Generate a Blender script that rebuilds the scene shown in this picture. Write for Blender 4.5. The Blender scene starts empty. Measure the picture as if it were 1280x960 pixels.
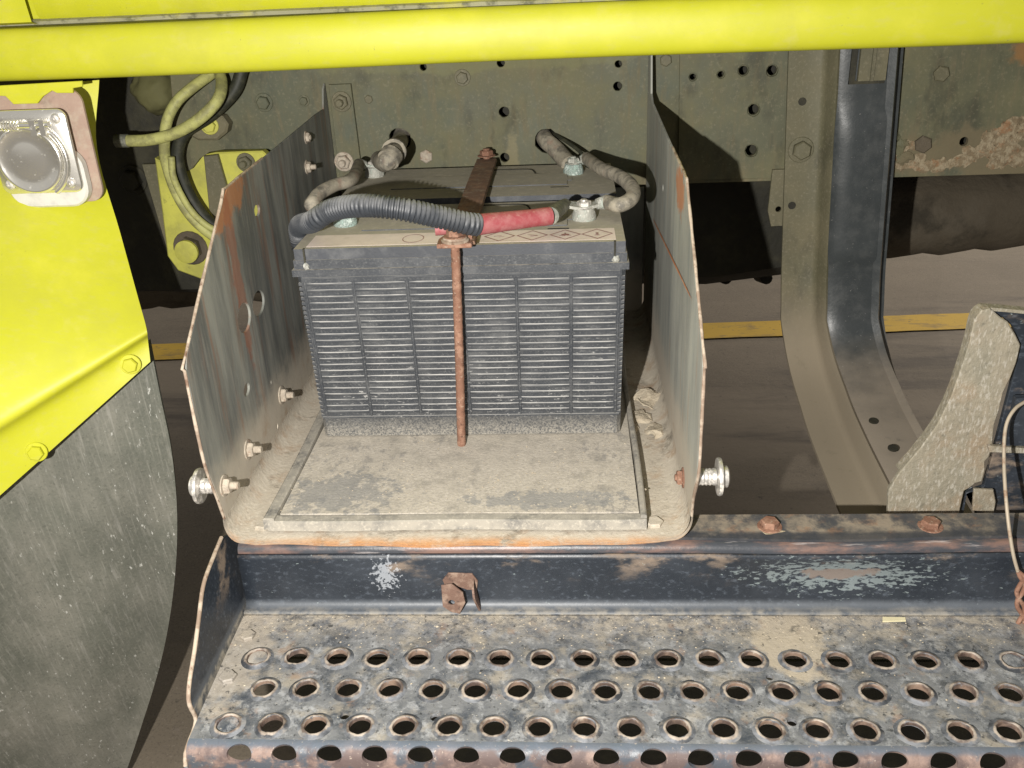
import bpy, bmesh, math, random
from mathutils import Vector, Matrix, noise
random.seed(7)
sc = bpy.context.scene
COL = sc.collection

# ------------------------------------------------------------------ camera
F = 1159.5; CP = Vector((0.1124, -0.8834, 0.4777))
YAW, PIT, ROL = -0.0735, 0.4409, -0.0464
cy, sy = math.cos(YAW), math.sin(YAW); cp, sp = math.cos(PIT), math.sin(PIT)
f0 = Vector((sy, cy, 0)); r0 = Vector((cy, -sy, 0)); u0 = Vector((0, 0, 1))
FW = f0*cp - u0*sp; u1 = f0*sp + u0*cp
RT = r0*math.cos(ROL) + u1*math.sin(ROL); UP = -r0*math.sin(ROL) + u1*math.cos(ROL)
cd = bpy.data.cameras.new('camera'); cam = bpy.data.objects.new('camera', cd); COL.objects.link(cam)
cd.sensor_width = 36; cd.lens = 36*F/1280; cd.clip_start = .02; cd.clip_end = 200
m = Matrix.Identity(4)
for i in range(3):
    m[i][0] = RT[i]; m[i][1] = UP[i]; m[i][2] = -FW[i]; m[i][3] = CP[i]
cam.matrix_world = m
sc.camera = cam

def B(x, y, ax, v):
    """point of the photograph carried onto the real plane  axis = v"""
    d = FW + RT*((x-640)/F) - UP*((y-480)/F)
    t = (v - CP[ax])/d[ax]
    return CP + d*t
def BZ(x, y, z): return B(x, y, 2, z)
def BY(x, y, Y): return B(x, y, 1, Y)

# ------------------------------------------------------------------ light
w = bpy.data.worlds.new('World'); sc.world = w; w.use_nodes = True
bg = w.node_tree.nodes['Background']; bg.inputs[0].default_value = (1, .96, .90, 1); bg.inputs[1].default_value = .31
def lamp(name, kind, loc, energy, color, size, target=None):
    l = bpy.data.lights.new(name, kind); o = bpy.data.objects.new(name, l); COL.objects.link(o)
    l.energy = energy; l.color = color
    if kind == 'AREA': l.shape = 'RECTANGLE'; l.size, l.size_y = size
    else: l.shadow_soft_size = size
    o.location = loc
    if target: o.rotation_euler = (Vector(target)-Vector(loc)).to_track_quat('-Z', 'Y').to_euler()
    return o
lamp('hand_torch', 'POINT', (-.02, -.90, .44), 66, (1, .96, .90), .005)
lamp('garage_ceiling_light', 'AREA', (3.8, 4.2, 2.7), 150, (1, .91, .80), (2.0, 1.2), (2.0, 2.6, -.6))
vs = sc.view_settings; vs.view_transform = 'Standard'; vs.look = 'None'; vs.exposure = 0; vs.gamma = 1
sc.render.engine = 'CYCLES'

# ------------------------------------------------------------------ materials
class NT:
    def __init__(s, name):
        s.m = bpy.data.materials.new(name); s.m.use_nodes = True; s.t = s.m.node_tree; s.N = s.t.nodes; s.L = s.t.links
        s.b = s.N['Principled BSDF']
        g = s.N.new('ShaderNodeNewGeometry'); s.pos = g.outputs['Position']; s.nor = g.outputs['Normal']
    def inp(s, sock, v):
        if isinstance(v, bpy.types.NodeSocket): s.L.new(v, sock)
        elif isinstance(v, (tuple, list)) and len(v) == 3 and sock.type == 'RGBA': sock.default_value = (*v, 1)
        else: sock.default_value = v
    def math(s, op, a, b=None, c=None):
        n = s.N.new('ShaderNodeMath'); n.operation = op
        for k, v in enumerate((a, b, c)):
            if v is not None: s.inp(n.inputs[k], v)
        return n.outputs[0]
    def ramp(s, v, lo, hi):
        n = s.N.new('ShaderNodeMapRange'); n.interpolation_type = 'SMOOTHSTEP'
        s.inp(n.inputs['Value'], v); n.inputs['From Min'].default_value = lo; n.inputs['From Max'].default_value = hi
        return n.outputs[0]
    def mapping(s, st, off=(0, 0, 0), rot=(0, 0, 0)):
        n = s.N.new('ShaderNodeMapping'); s.L.new(s.pos, n.inputs[0]); n.inputs['Scale'].default_value = st
        n.inputs['Location'].default_value = off; n.inputs['Rotation'].default_value = rot
        return n.outputs[0]
    def noise(s, scale, det=6, st=(1, 1, 1), rough=.6, dist=0, off=None, rot=(0, 0, 0)):
        if off is None: off = (random.uniform(-5, 5), random.uniform(-5, 5), random.uniform(-5, 5))
        n = s.N.new('ShaderNodeTexNoise'); s.L.new(s.mapping(st, off, rot), n.inputs['Vector'])
        n.inputs['Scale'].default_value = scale; n.inputs['Detail'].default_value = det
        n.inputs['Roughness'].default_value = rough; n.inputs['Distortion'].default_value = dist
        return n.outputs[0]
    def vor(s, scale, st=(1, 1, 1), rot=(0, 0, 0)):
        n = s.N.new('ShaderNodeTexVoronoi'); s.L.new(s.mapping(st, (1.3, .7, .2), rot), n.inputs['Vector'])
        n.inputs['Scale'].default_value = scale; n.inputs['Randomness'].default_value = 1
        return n.outputs['Distance']
    def blob(s, c, rad, amp=.6, nscale=40, st=(1, 1, 1)):
        # ellipsoid-shaped stain around a point of the thing, frayed by noise
        n = s.N.new('ShaderNodeVectorMath'); n.operation = 'SUBTRACT'; s.L.new(s.pos, n.inputs[0]); n.inputs[1].default_value = c
        d = s.N.new('ShaderNodeVectorMath'); d.operation = 'DIVIDE'; s.L.new(n.outputs[0], d.inputs[0]); d.inputs[1].default_value = rad
        l = s.N.new('ShaderNodeVectorMath'); l.operation = 'LENGTH'; s.L.new(d.outputs[0], l.inputs[0])
        v = s.math('ADD', l.outputs['Value'], s.math('MULTIPLY', s.math('SUBTRACT', s.noise(nscale, 6, st), .5), amp*4))
        return s.ramp(v, 1.15, .75)
    def mix(s, f, a, b):
        n = s.N.new('ShaderNodeMix'); n.data_type = 'RGBA'
        s.inp(n.inputs['Factor'], f); s.inp(n.inputs[6], a); s.inp(n.inputs[7], b)
        return n.outputs[2]
    def mixf(s, f, a, b):
        n = s.N.new('ShaderNodeMix'); n.data_type = 'FLOAT'
        s.inp(n.inputs[0], f); s.inp(n.inputs[2], a); s.inp(n.inputs[3], b)
        return n.outputs[0]
    def up(s, lo=.3, hi=.9):
        n = s.N.new('ShaderNodeSeparateXYZ'); s.L.new(s.nor, n.inputs[0]); return s.ramp(n.outputs[2], lo, hi)

def mat(name, base, rough=.6, metal=0, layers=(), bump=.25, bs=250, bd=.0006, spec=.5, var=.28, vs_=18):
    """base colour with slow value drift, then layers of dust, rust, specks and scratches"""
    T = NT(name)
    c = T.mix(T.noise(vs_, 5), tuple(x*(1-var) for x in base), tuple(min(1, x*(1+var)) for x in base))
    r = rough; mt = metal; hgt = T.noise(bs, 5)
    for L in layers:
        k = L.get('k', 'noise')
        if k == 'vor': f = T.ramp(T.vor(L['s'], L.get('st', (1, 1, 1)), L.get('rot', (0, 0, 0))), L['hi'], L['lo'])
        elif k == 'blob': f = T.blob(L['at'], L['rad'], L.get('amp', .6), L.get('s', 40), L.get('st', (1, 1, 1)))
        else: f = T.ramp(T.noise(L['s'], L.get('d', 7), L.get('st', (1, 1, 1)), L.get('r', .65), L.get('dist', 0), rot=L.get('rot', (0, 0, 0))), L['lo'], L['hi'])
        if 'm' in L:   # second mask that breaks the first up
            f = T.math('MULTIPLY', f, T.ramp(T.noise(L['m'][0], 5), L['m'][1], L['m'][2]))
        if 'up' in L:
            f = T.math('MULTIPLY', f, T.up(*L['up']))
        if 'band' in L:   # axis, from, to : fades in along the thing
            sx = T.N.new('ShaderNodeSeparateXYZ'); T.L.new(T.pos, sx.inputs[0])
            v = T.math('ADD', sx.outputs[L['band'][0]], T.math('MULTIPLY', T.math('SUBTRACT', T.noise(L.get('bn', 25), 5), .5), L.get('ba', .05)))
            f = T.math('MULTIPLY', f, T.ramp(v, L['band'][1], L['band'][2]))
        f = T.math('MULTIPLY', f, L.get('a', 1.0))
        c = T.mix(f, c, L['c'])
        if 'rough' in L: r = T.mixf(f, r, L['rough'])
        if metal: mt = T.mixf(f, mt, 0.0)
        if 'h' in L: hgt = T.math('ADD', hgt, T.math('MULTIPLY', f, L['h']))
    T.inp(T.b.inputs['Base Color'], c); T.inp(T.b.inputs['Roughness'], r); T.inp(T.b.inputs['Metallic'], mt)
    T.b.inputs['Specular IOR Level'].default_value = spec
    bp = T.N.new('ShaderNodeBump'); T.inp(bp.inputs['Height'], hgt); bp.inputs['Strength'].default_value = bump; bp.inputs['Distance'].default_value = bd
    T.L.new(bp.outputs[0], T.b.inputs['Normal'])
    return T.m

DUST = (.44, .39, .31); DUSTL = (.56, .50, .40); RUST = (.20, .075, .032); RUSTO = (.42, .17, .06); SOIL = (.20, .15, .10)
NAVY = (.019, .024, .032)
def dust(lo=.45, hi=.65, s=60, a=.8, **k): return dict(c=DUST, s=s, lo=lo, hi=hi, a=a, rough=.95, h=.5, **k)

M = {}
M['battery'] = mat('battery_plastic', (.042, .047, .055), .5, 0, [
    dict(c=(.22, .22, .215), s=30, lo=.42, hi=.75, a=.30, rough=.9), dict(c=(.30, .30, .29), s=500, lo=.5, hi=.7, a=.25),
    dict(c=(.62, .61, .58), s=420, lo=.57, hi=.70, a=.75, rough=.95, st=(.35, 1, 1), m=(22, .40, .6), band=(2, .165, .03), ba=.12, h=.5),
    dict(c=(.50, .47, .40), s=120, lo=.25, hi=.6, a=.85, rough=.95, up=(.3, .8), h=.5),
    dict(c=(.36, .335, .285), s=620, lo=.30, hi=.70, a=.9, rough=.95, band=(2, .030, .0), ba=.010, bn=60, h=.5)], bump=.3, bs=500)
M['battery_top'] = mat('dusty_battery_lid', (.05, .055, .065), .55, 0, [
    dict(c=(.40, .37, .29), s=22, lo=.10, hi=.42, a=.97, rough=.95, up=(.4, .8)),
    dict(c=(.55, .50, .40), s=130, lo=.47, hi=.70, a=.6, rough=.95, up=(.4, .8)),
    dict(c=(.30, .30, .29), s=45, lo=.45, hi=.75, a=.25, rough=.9)], bump=.35, bs=400)
M['rib'] = mat('dusty_rib', (.044, .049, .057), .5, 0, [
    dict(c=(.58, .57, .54), s=30, lo=.05, hi=.55, a=.9, rough=.95, up=(.35, .85), h=.3),
    dict(c=(.22, .22, .215), s=30, lo=.42, hi=.75, a=.30, rough=.9),
    dict(c=(.50, .49, .46), s=380, lo=.54, hi=.70, a=.6, rough=.95, m=(16, .40, .62), band=(2, .15, .03), ba=.10)], bump=.3, bs=500)
M['label'] = mat('faded_label', (.80, .68, .62), .75, 0, [
    dict(c=(.52, .45, .37), s=55, lo=.50, hi=.75, a=.55), dict(c=(.70, .64, .58), s=200, lo=.5, hi=.7, a=.5)], bump=.2)
M['print'] = mat('label_print', (.30, .15, .13), .8, 0, [dict(c=(.6, .49, .43), s=260, lo=.48, hi=.66, a=.6)])
M['tray'] = mat('dusty_tray_plastic', (.05, .056, .066), .6, 0, [
    dict(c=(.50, .455, .38), s=28, lo=.18, hi=.42, a=.97, rough=.95, h=.5, r=.7),
    dict(c=(.62, .57, .49), s=260, lo=.47, hi=.63, a=.6, rough=.95, m=(16, .35, .6)),
    dict(c=(.15, .15, .155), s=95, lo=.52, hi=.64, a=.55, m=(14, .42, .60), st=(1, .6, 1)),
    dict(c=(.31, .285, .24), s=45, lo=.46, hi=.66, a=.6, r=.75), dict(c=(.30, .28, .25), s=500, lo=.5, hi=.66, a=.55),
    dict(c=(.17, .18, .19), k='blob', at=(-.12, -.115, 0), rad=(.05, .035, .1), amp=.9, s=110, a=.55),
    dict(c=(.19, .20, .21), k='blob', at=(.09, -.130, 0), rad=(.07, .014, .1), amp=.9, s=110, a=.55)], bump=.6, bs=320, bd=.001)
M['tray_lip'] = mat('dusty_tray_lip', (.055, .062, .075), .55, 0, [
    dict(c=(.40, .37, .31), s=40, lo=.15, hi=.62, a=.85, rough=.95, h=.4),
    dict(c=(.52, .48, .40), s=300, lo=.5, hi=.66, a=.5)], bump=.4)
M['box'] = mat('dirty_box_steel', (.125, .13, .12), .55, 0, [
    dict(c=(.30, .305, .27), s=14, lo=.36, hi=.66, a=.8, rough=.8, st=(1, 1.9, .28), rot=(.0, 0, 0)),
    dict(c=(.085, .095, .10), s=24, lo=.50, hi=.70, a=.6, st=(1, 2.6, .25)),
    dict(c=(.32, .30, .26), s=70, lo=.50, hi=.72, a=.5, st=(1, 3.5, .18), rough=.9),
    dict(c=(.22, .11, .06), s=16, lo=.52, hi=.68, a=.6, st=(1, 3.2, .3)),
    dict(c=RUSTO, k='blob', at=(-.215, -.04, .272), rad=(.03, .055, .022), amp=.5, s=50, a=.75, rough=.9),
    dict(c=(.30, .10, .045), k='blob', at=(-.215, -.035, .20), rad=(.03, .012, .10), amp=.4, s=60, a=.55),
    dict(c=(.46, .17, .06), k='blob', at=(.217, -.002, .262), rad=(.03, .035, .022), amp=.5, s=60, a=.8, rough=.9),
    dict(c=DUST, s=60, lo=.35, hi=.6, a=.9, rough=.95, band=(2, .085, .012), ba=.09, bn=20, h=.4), dict(c=(.48, .43, .35), s=26, lo=.1, hi=.3, a=.95, rough=.95, band=(2, .075, .022), ba=.03, bn=30), dict(c=(.33, .21, .12), s=34, lo=.50, hi=.70, a=.5, band=(2, .05, .02), ba=.03),
    dict(c=(.5, .47, .42), s=500, lo=.66, hi=.74, a=.6)], bump=.35, bs=220)
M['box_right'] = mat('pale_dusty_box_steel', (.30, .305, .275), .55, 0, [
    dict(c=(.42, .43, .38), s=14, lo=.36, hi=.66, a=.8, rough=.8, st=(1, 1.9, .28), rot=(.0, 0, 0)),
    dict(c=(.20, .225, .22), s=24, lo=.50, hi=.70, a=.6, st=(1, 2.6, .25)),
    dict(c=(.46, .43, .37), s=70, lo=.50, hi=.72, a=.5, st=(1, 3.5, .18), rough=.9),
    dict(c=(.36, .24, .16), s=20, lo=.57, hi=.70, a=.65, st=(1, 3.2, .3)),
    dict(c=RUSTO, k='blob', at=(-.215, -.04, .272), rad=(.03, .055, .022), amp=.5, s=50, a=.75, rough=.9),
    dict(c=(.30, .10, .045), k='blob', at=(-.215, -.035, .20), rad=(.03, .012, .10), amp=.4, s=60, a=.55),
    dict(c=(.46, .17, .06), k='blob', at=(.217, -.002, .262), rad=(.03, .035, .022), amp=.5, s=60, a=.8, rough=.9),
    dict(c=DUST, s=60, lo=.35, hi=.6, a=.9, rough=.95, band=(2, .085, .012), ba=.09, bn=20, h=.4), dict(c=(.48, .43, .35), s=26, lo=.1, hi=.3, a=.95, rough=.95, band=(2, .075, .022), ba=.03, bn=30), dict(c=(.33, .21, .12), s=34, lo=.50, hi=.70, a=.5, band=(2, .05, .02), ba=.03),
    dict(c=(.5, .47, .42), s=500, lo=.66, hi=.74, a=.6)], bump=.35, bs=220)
M['box_floor'] = mat('dusty_box_floor', (.16, .14, .11), .8, 0, [
    dict(c=(.48, .43, .35), s=26, lo=.26, hi=.5, a=.95, rough=.95, h=.5, r=.7),
    dict(c=(.33, .21, .12), s=34, lo=.50, hi=.70, a=.55),
    dict(c=(.62, .57, .48), s=160, lo=.5, hi=.68, a=.5),
    dict(c=(.10, .09, .08), s=150, lo=.64, hi=.72, a=.6),
    dict(c=(.52, .25, .09), s=60, lo=.30, hi=.55, a=.9, band=(1, -.172, -.187), ba=.012)], bump=.7, bs=260, bd=.0012)
M['box_edge'] = mat('rusty_cut_edge', (.26, .19, .14), .85, 0, [
    dict(c=(.50, .42, .33), s=60, lo=.42, hi=.6, a=.8), dict(c=(.12, .06, .035), s=120, lo=.56, hi=.68, a=.8)], bump=.5)
M['rust'] = mat('rusty_steel', (.21, .105, .068), .85, 0, [
    dict(c=(.36, .21, .145), s=90, lo=.44, hi=.66, a=.75), dict(c=(.09, .045, .03), s=200, lo=.56, hi=.68, a=.8),
    dict(c=(.46, .38, .29), s=300, lo=.57, hi=.7, a=.7)], bump=.7, bs=600, bd=.0006)
M['strap'] = mat('rusty_strap', (.17, .10, .065), .75, 0, [
    dict(c=(.30, .17, .10), s=60, lo=.45, hi=.66, a=.7), dict(c=(.36, .30, .22), s=140, lo=.5, hi=.68, a=.55, up=(.4, .9))], bump=.5, bs=500)
M['clip_steel'] = mat('brown_clip_steel', (.16, .095, .07), .75, 0, [dict(c=(.34, .25, .19), s=90, lo=.45, hi=.66, a=.7), dict(c=(.05, .035, .03), s=150, lo=.56, hi=.68, a=.7)], bump=.6, bs=500)
M['dirty_bolt'] = mat('dirty_bolt', (.36, .31, .25), .85, 0, [
    dict(c=(.52, .46, .37), s=150, lo=.4, hi=.6, a=.7), dict(c=(.24, .13, .08), s=120, lo=.55, hi=.68, a=.7)], bump=.6, bs=700, bd=.0006)
M['zinc'] = mat('zinc_bolt', (.62, .60, .57), .42, .75, [
    dict(c=(.66, .62, .56), s=180, lo=.46, hi=.62, a=.8), dict(c=(.30, .17, .10), s=120, lo=.62, hi=.72, a=.7)], bump=.4, bs=600)
M['rail'] = mat('flare_tinted_frame_paint', (.105, .108, .066), .62, 0, [  # yellow flare from the sill is mixed into this olive base colour
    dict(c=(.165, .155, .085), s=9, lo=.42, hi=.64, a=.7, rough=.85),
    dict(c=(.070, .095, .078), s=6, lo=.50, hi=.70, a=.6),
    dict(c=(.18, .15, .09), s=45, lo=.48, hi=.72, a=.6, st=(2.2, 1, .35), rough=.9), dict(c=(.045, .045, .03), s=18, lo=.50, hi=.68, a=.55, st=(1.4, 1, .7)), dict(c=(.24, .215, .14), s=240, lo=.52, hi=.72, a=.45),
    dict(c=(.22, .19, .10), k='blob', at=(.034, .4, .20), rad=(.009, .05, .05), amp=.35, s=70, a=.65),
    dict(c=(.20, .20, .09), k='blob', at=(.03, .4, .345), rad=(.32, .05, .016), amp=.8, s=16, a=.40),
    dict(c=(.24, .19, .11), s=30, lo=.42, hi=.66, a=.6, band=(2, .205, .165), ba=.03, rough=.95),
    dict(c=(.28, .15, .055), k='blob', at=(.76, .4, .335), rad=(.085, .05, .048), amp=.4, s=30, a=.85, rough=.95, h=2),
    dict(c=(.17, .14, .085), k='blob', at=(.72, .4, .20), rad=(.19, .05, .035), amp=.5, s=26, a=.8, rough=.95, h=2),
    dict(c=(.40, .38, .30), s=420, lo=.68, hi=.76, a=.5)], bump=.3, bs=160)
M['rail_plain'] = mat('olive_bracket_paint', (.125, .118, .072), .6, 0, [
    dict(c=(.19, .165, .10), s=9, lo=.35, hi=.70, a=.7, rough=.9), dict(c=(.05, .05, .035), s=14, lo=.50, hi=.70, a=.55, st=(1.3, 1, .6)), dict(c=(.27, .24, .17), s=260, lo=.5, hi=.7, a=.4),
    dict(c=(.285, .24, .175), s=60, lo=.10, hi=.40, a=.95, rough=.95, band=(2, .05, -.07), ba=.03, h=.4),
    dict(c=(.10, .10, .06), s=40, lo=.60, hi=.75, a=.3, st=(1, 1, .4)),
    dict(c=(.45, .42, .33), s=420, lo=.66, hi=.74, a=.5)], bump=.3, bs=220)
M['hanger_dark'] = mat('dark_hanger_paint', (.045, .052, .055), .36, 0, [
    dict(c=(.085, .09, .09), s=50, lo=.42, hi=.72, a=.5, rough=.6),
    dict(c=(.30, .255, .20), s=70, lo=.05, hi=.45, a=.95, rough=.95, band=(2, -.02, -.10), ba=.05, h=.5),
    dict(c=(.45, .43, .40), s=330, lo=.64, hi=.72, a=.6)], bump=.3, bs=260)
M['gusset'] = mat('peeling_undercoat', (.27, .24, .18), .85, 0, [
    dict(c=(.20, .19, .145), s=22, lo=.38, hi=.66, a=.7, st=(1.6, 1, .7)), dict(c=(.28, .19, .115), s=24, lo=.48, hi=.70, a=.5), dict(c=(.12, .115, .09), s=150, lo=.56, hi=.70, a=.5),
    dict(c=(.47, .44, .38), s=170, lo=.5, hi=.66, a=.6, st=(2.5, 1, .8))], bump=.9, bs=150, bd=.002)
M['navy'] = mat('worn_navy_paint', NAVY, .38, 0, [
    dict(c=(.055, .064, .078), s=14, lo=.40, hi=.70, a=.45, rough=.5), dict(c=(.11, .13, .16), s=240, lo=.52, hi=.70, a=.45, st=(.6, 1, 1)),
    dict(c=(.25, .19, .14), s=26, lo=.52, hi=.66, a=.8, rough=.9, st=(.6, 1, 1.2), band=(2, -.068, -.028), ba=.05, bn=18),
    dict(c=(.13, .145, .165), s=60, lo=.2, hi=.4, a=.6, rough=.5, band=(2, -.076, -.083), ba=.004, bn=60), dict(c=(.40, .36, .29), s=90, lo=.35, hi=.62, a=.85, rough=.95, band=(2, -.083, -.0885), ba=.006),  # bluish band is the lower bend's highlight put into the paint
    dict(c=(.50, .53, .57), k='blob', at=(-.066, -.178, -.05), rad=(.009, .03, .014), amp=1.8, s=260, a=.5, rough=.4),
    dict(c=(.40, .47, .47), k='blob', at=(.352, -.178, -.052), rad=(.052, .03, .0125), amp=1.9, s=300, a=.36, st=(.45, 1, 1.2)),
    dict(c=(.17, .135, .115), k='blob', at=(.352, -.178, -.052), rad=(.036, .03, .0060), amp=.7, s=90, a=.9, rough=.9),
    dict(c=(.42, .50, .49), s=260, lo=.66, hi=.72, a=.5, st=(.5, 1, 1)),
    dict(c=(.40, .36, .30), s=500, lo=.70, hi=.76, a=.7)], bump=.3, bs=240)
M['tread'] = mat('worn_tread_paint', (.045, .054, .070), .42, 0, [
    dict(c=(.175, .18, .188), s=30, lo=.32, hi=.58, a=.9, rough=.5, dist=.3, r=.72),
    dict(c=(.40, .41, .425), s=75, lo=.48, hi=.68, a=.65, rough=.45, dist=.2, r=.75),
    dict(c=(.30, .265, .21), s=34, lo=.50, hi=.68, a=.7, rough=.95, h=.5),
    dict(c=(.42, .37, .29), s=70, lo=.36, hi=.62, a=.85, rough=.95, band=(1, -.245, -.186), ba=.05, bn=22, h=.8, r=.75), dict(c=(.55, .50, .41), s=150, lo=.55, hi=.66, a=.7, rough=.95, band=(1, -.235, -.186), ba=.06, bn=30, h=1),
    dict(c=(.42, .36, .27), k='blob', at=(.30, -.232, -.089), rad=(.028, .06, .03), amp=.5, s=45, a=.8, rough=.95),
    dict(c=(.44, .38, .30), k='blob', at=(-.195, -.24, -.089), rad=(.028, .08, .03), amp=.5, s=45, a=.5, rough=.95),
    dict(c=(.018, .020, .024), s=48, lo=.56, hi=.68, a=.6, rough=.35, r=.75), dict(c=(.012, .014, .018), s=190, lo=.58, hi=.68, a=.8), dict(c=(.26, .16, .10), s=36, lo=.58, hi=.70, a=.5, rough=.9),
    dict(c=(.62, .58, .50), s=300, lo=.63, hi=.70, a=.75, rough=.95, m=(20, .35, .6), h=.8)], bump=.55, bs=260, bd=.001)
M['tread_edge'] = mat('rusty_tread_edge', (.11, .08, .075), .7, 0, [
    dict(c=(.29, .205, .17), s=40, lo=.46, hi=.66, a=.8), dict(c=(.07, .085, .105), s=22, lo=.50, hi=.58, a=.9, rough=.4), dict(c=(.10, .12, .15), s=60, lo=.2, hi=.4, a=.9, band=(2, -.0925, -.0895), ba=.003, bn=60, rough=.4),
    dict(c=(.50, .42, .34), s=300, lo=.6, hi=.72, a=.6)], bump=.6, bs=300)
M['flange'] = mat('muddy_flange', (.08, .078, .076), .7, 0, [
    dict(c=(.29, .24, .18), s=26, lo=.38, hi=.60, a=.85, rough=.95, h=.4), dict(c=(.25, .14, .08), s=60, lo=.52, hi=.68, a=.6),
    dict(c=(.04, .045, .055), s=24, lo=.46, hi=.58, a=.85), dict(c=(.03, .034, .042), s=40, lo=.25, hi=.5, a=.85, band=(1, -.160, -.166), ba=.006, bn=40)], bump=.5)
M['crust'] = mat('flaking_rust_crust', (.22, .17, .105), .95, 0, [dict(c=(.38, .32, .22), s=120, lo=.42, hi=.6, a=.8), dict(c=(.30, .15, .07), s=60, lo=.52, hi=.66, a=.7)], bump=1, bs=300, bd=.002)
M['chipped'] = mat('chipped_bend', (.05, .055, .065), .4, 0, [
    dict(c=(.50, .46, .45), s=90, lo=.54, hi=.66, a=.8, st=(.12, 1, 1)), dict(c=(.22, .13, .10), s=40, lo=.46, hi=.64, a=.8, st=(.3, 1, 1))], bump=.4)
# flared hole rims: rusted and worn bright on the crest only
T = NT('worn_hole_rim')
o_ = T.N.new('ShaderNodeTexCoord').outputs['Object']
sx = T.N.new('ShaderNodeSeparateXYZ'); T.L.new(o_, sx.inputs[0])
rad = T.math('SQRT', T.math('ADD', T.math('POWER', sx.outputs[0], 2), T.math('POWER', sx.outputs[1], 2)))
nz = T.math('MULTIPLY', T.math('SUBTRACT', T.noise(90, 5), .5), .006)
rn = T.math('ADD', rad, nz)
rim = T.math('MULTIPLY', T.ramp(rn, .0120, .0108), T.ramp(rn, .0088, .0094))
wall = T.ramp(rad, .0093, .0090)
c = T.mix(T.ramp(T.noise(50, 6), .36, .64), (.034, .038, .046), (.185, .195, .215))
c = T.mix(T.math('MULTIPLY', T.ramp(T.noise(70, 6), .5, .7), .6), c, (.32, .29, .25))
c = T.mix(T.math('MULTIPLY', rim, .85), c, T.mix(T.ramp(T.noise(75, 6), .38, .62), (.10, .07, .055), (.40, .34, .28)))
c = T.mix(T.math('MULTIPLY', wall, .9), c, T.mix(T.ramp(T.noise(60, 4), .4, .6), (.07, .045, .035), (.22, .15, .11)))
T.inp(T.b.inputs['Base Color'], c); T.b.inputs['Roughness'].default_value = .55
bp = T.N.new('ShaderNodeBump'); T.inp(bp.inputs['Height'], T.noise(300, 4)); bp.inputs['Strength'].default_value = .5; bp.inputs['Distance'].default_value = .0008
T.L.new(bp.outputs[0], T.b.inputs['Normal']); M['hole_rim'] = T.m

M['yellow'] = mat('yellow_paint', (.48, .485, .020), .50, 0, [
    dict(c=(.38, .37, .05), s=7, lo=.45, hi=.70, a=.45, rough=.7, st=(1, 1, .6)), dict(c=(.16, .14, .06), s=240, lo=.67, hi=.70, a=.8, m=(10, .48, .6)), dict(c=(.45, .42, .16), s=180, lo=.5, hi=.7, a=.2, st=(.3, 1, 1)),
    dict(c=(.66, .62, .06), s=12, lo=.45, hi=.75, a=.35, rough=.5),
    dict(c=(.40, .37, .12), s=300, lo=.67, hi=.74, a=.6),
    dict(c=(.55, .50, .18), s=30, lo=.55, hi=.75, a=.25, rough=.8)], bump=.08, bs=60, bd=.001, var=.06)
M['yellow_dirty'] = mat('dirty_yellow_casting', (.58, .57, .10), .6, 0, [
    dict(c=(.34, .33, .09), s=20, lo=.44, hi=.66, a=.6, rough=.9), dict(c=(.14, .14, .05), s=60, lo=.60, hi=.72, a=.6),
    dict(c=(.52, .50, .14), s=40, lo=.5, hi=.7, a=.5)], bump=.4, bs=200)
M['seam'] = mat('grey_seam_strip', (.30, .29, .20), .6, 0, [dict(c=(.10, .10, .07), s=80, lo=.5, hi=.66, a=.8), dict(c=(.45, .42, .12), s=30, lo=.5, hi=.65, a=.6)])
M['mudflap'] = mat('scuffed_rubber_flap', (.135, .14, .115), .75, 0, [
    dict(c=(.27, .26, .22), s=7, lo=.40, hi=.66, a=.85, rough=.9, rot=(0, .5, 0), st=(1, 1, .5)),
    dict(c=(.085, .09, .075), s=8, lo=.42, hi=.70, a=.5, rot=(0, .45, 0), st=(1.6, 1, .35)), dict(c=(.07, .075, .06), s=300, lo=.5, hi=.7, a=.5), dict(c=(.33, .32, .28), s=150, lo=.5, hi=.72, a=.4, rot=(0, .45, 0), st=(3, 1, .1)),
    dict(c=(.34, .33, .30), s=80, lo=.54, hi=.72, a=.4, rot=(0, .45, 0), st=(2.4, 1, .2)),
    dict(c=(.62, .62, .58), s=170, lo=.62, hi=.67, a=.8, rot=(0, .4, 0), st=(1.5, 1, .55), m=(9, .40, .60)),
    dict(c=(.25, .24, .20), s=320, lo=.5, hi=.7, a=.4)], bump=.5, bs=120, bd=.0015)
M['chrome'] = mat('scuffed_chrome', (.90, .88, .82), .20, .86, [dict(c=(.75, .73, .66), s=160, lo=.58, hi=.74, a=.35, rough=.6)], bump=.06, bs=120, var=.04)
M['cast'] = mat('cast_aluminium', (.62, .61, .58), .6, .4, [dict(c=(.70, .68, .62), s=60, lo=.4, hi=.6, a=.5)], bump=.4, bs=500)
M['gasket'] = mat('primer_plate', (.34, .24, .19), .75, 0, [dict(c=(.42, .36, .28), s=60, lo=.44, hi=.66, a=.6), dict(c=(.20, .14, .11), s=30, lo=.55, hi=.7, a=.6)], bump=.3)
M['cable'] = mat('dusty_grey_cable', (.13, .12, .10), .7, 0, [
    dict(c=(.40, .36, .28), s=60, lo=.34, hi=.6, a=.8, rough=.95), dict(c=(.30, .17, .13), s=40, lo=.55, hi=.7, a=.5),
    dict(c=(.50, .46, .38), s=250, lo=.55, hi=.7, a=.5)], bump=.5, bs=300)
M['conduit'] = mat('corrugated_black_plastic', (.035, .04, .048), .45, 0, [
    dict(c=(.34, .34, .34), s=30, lo=.30, hi=.66, a=.6, rough=.8, up=(-.1, .9))], bump=.3, bs=500)
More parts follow.
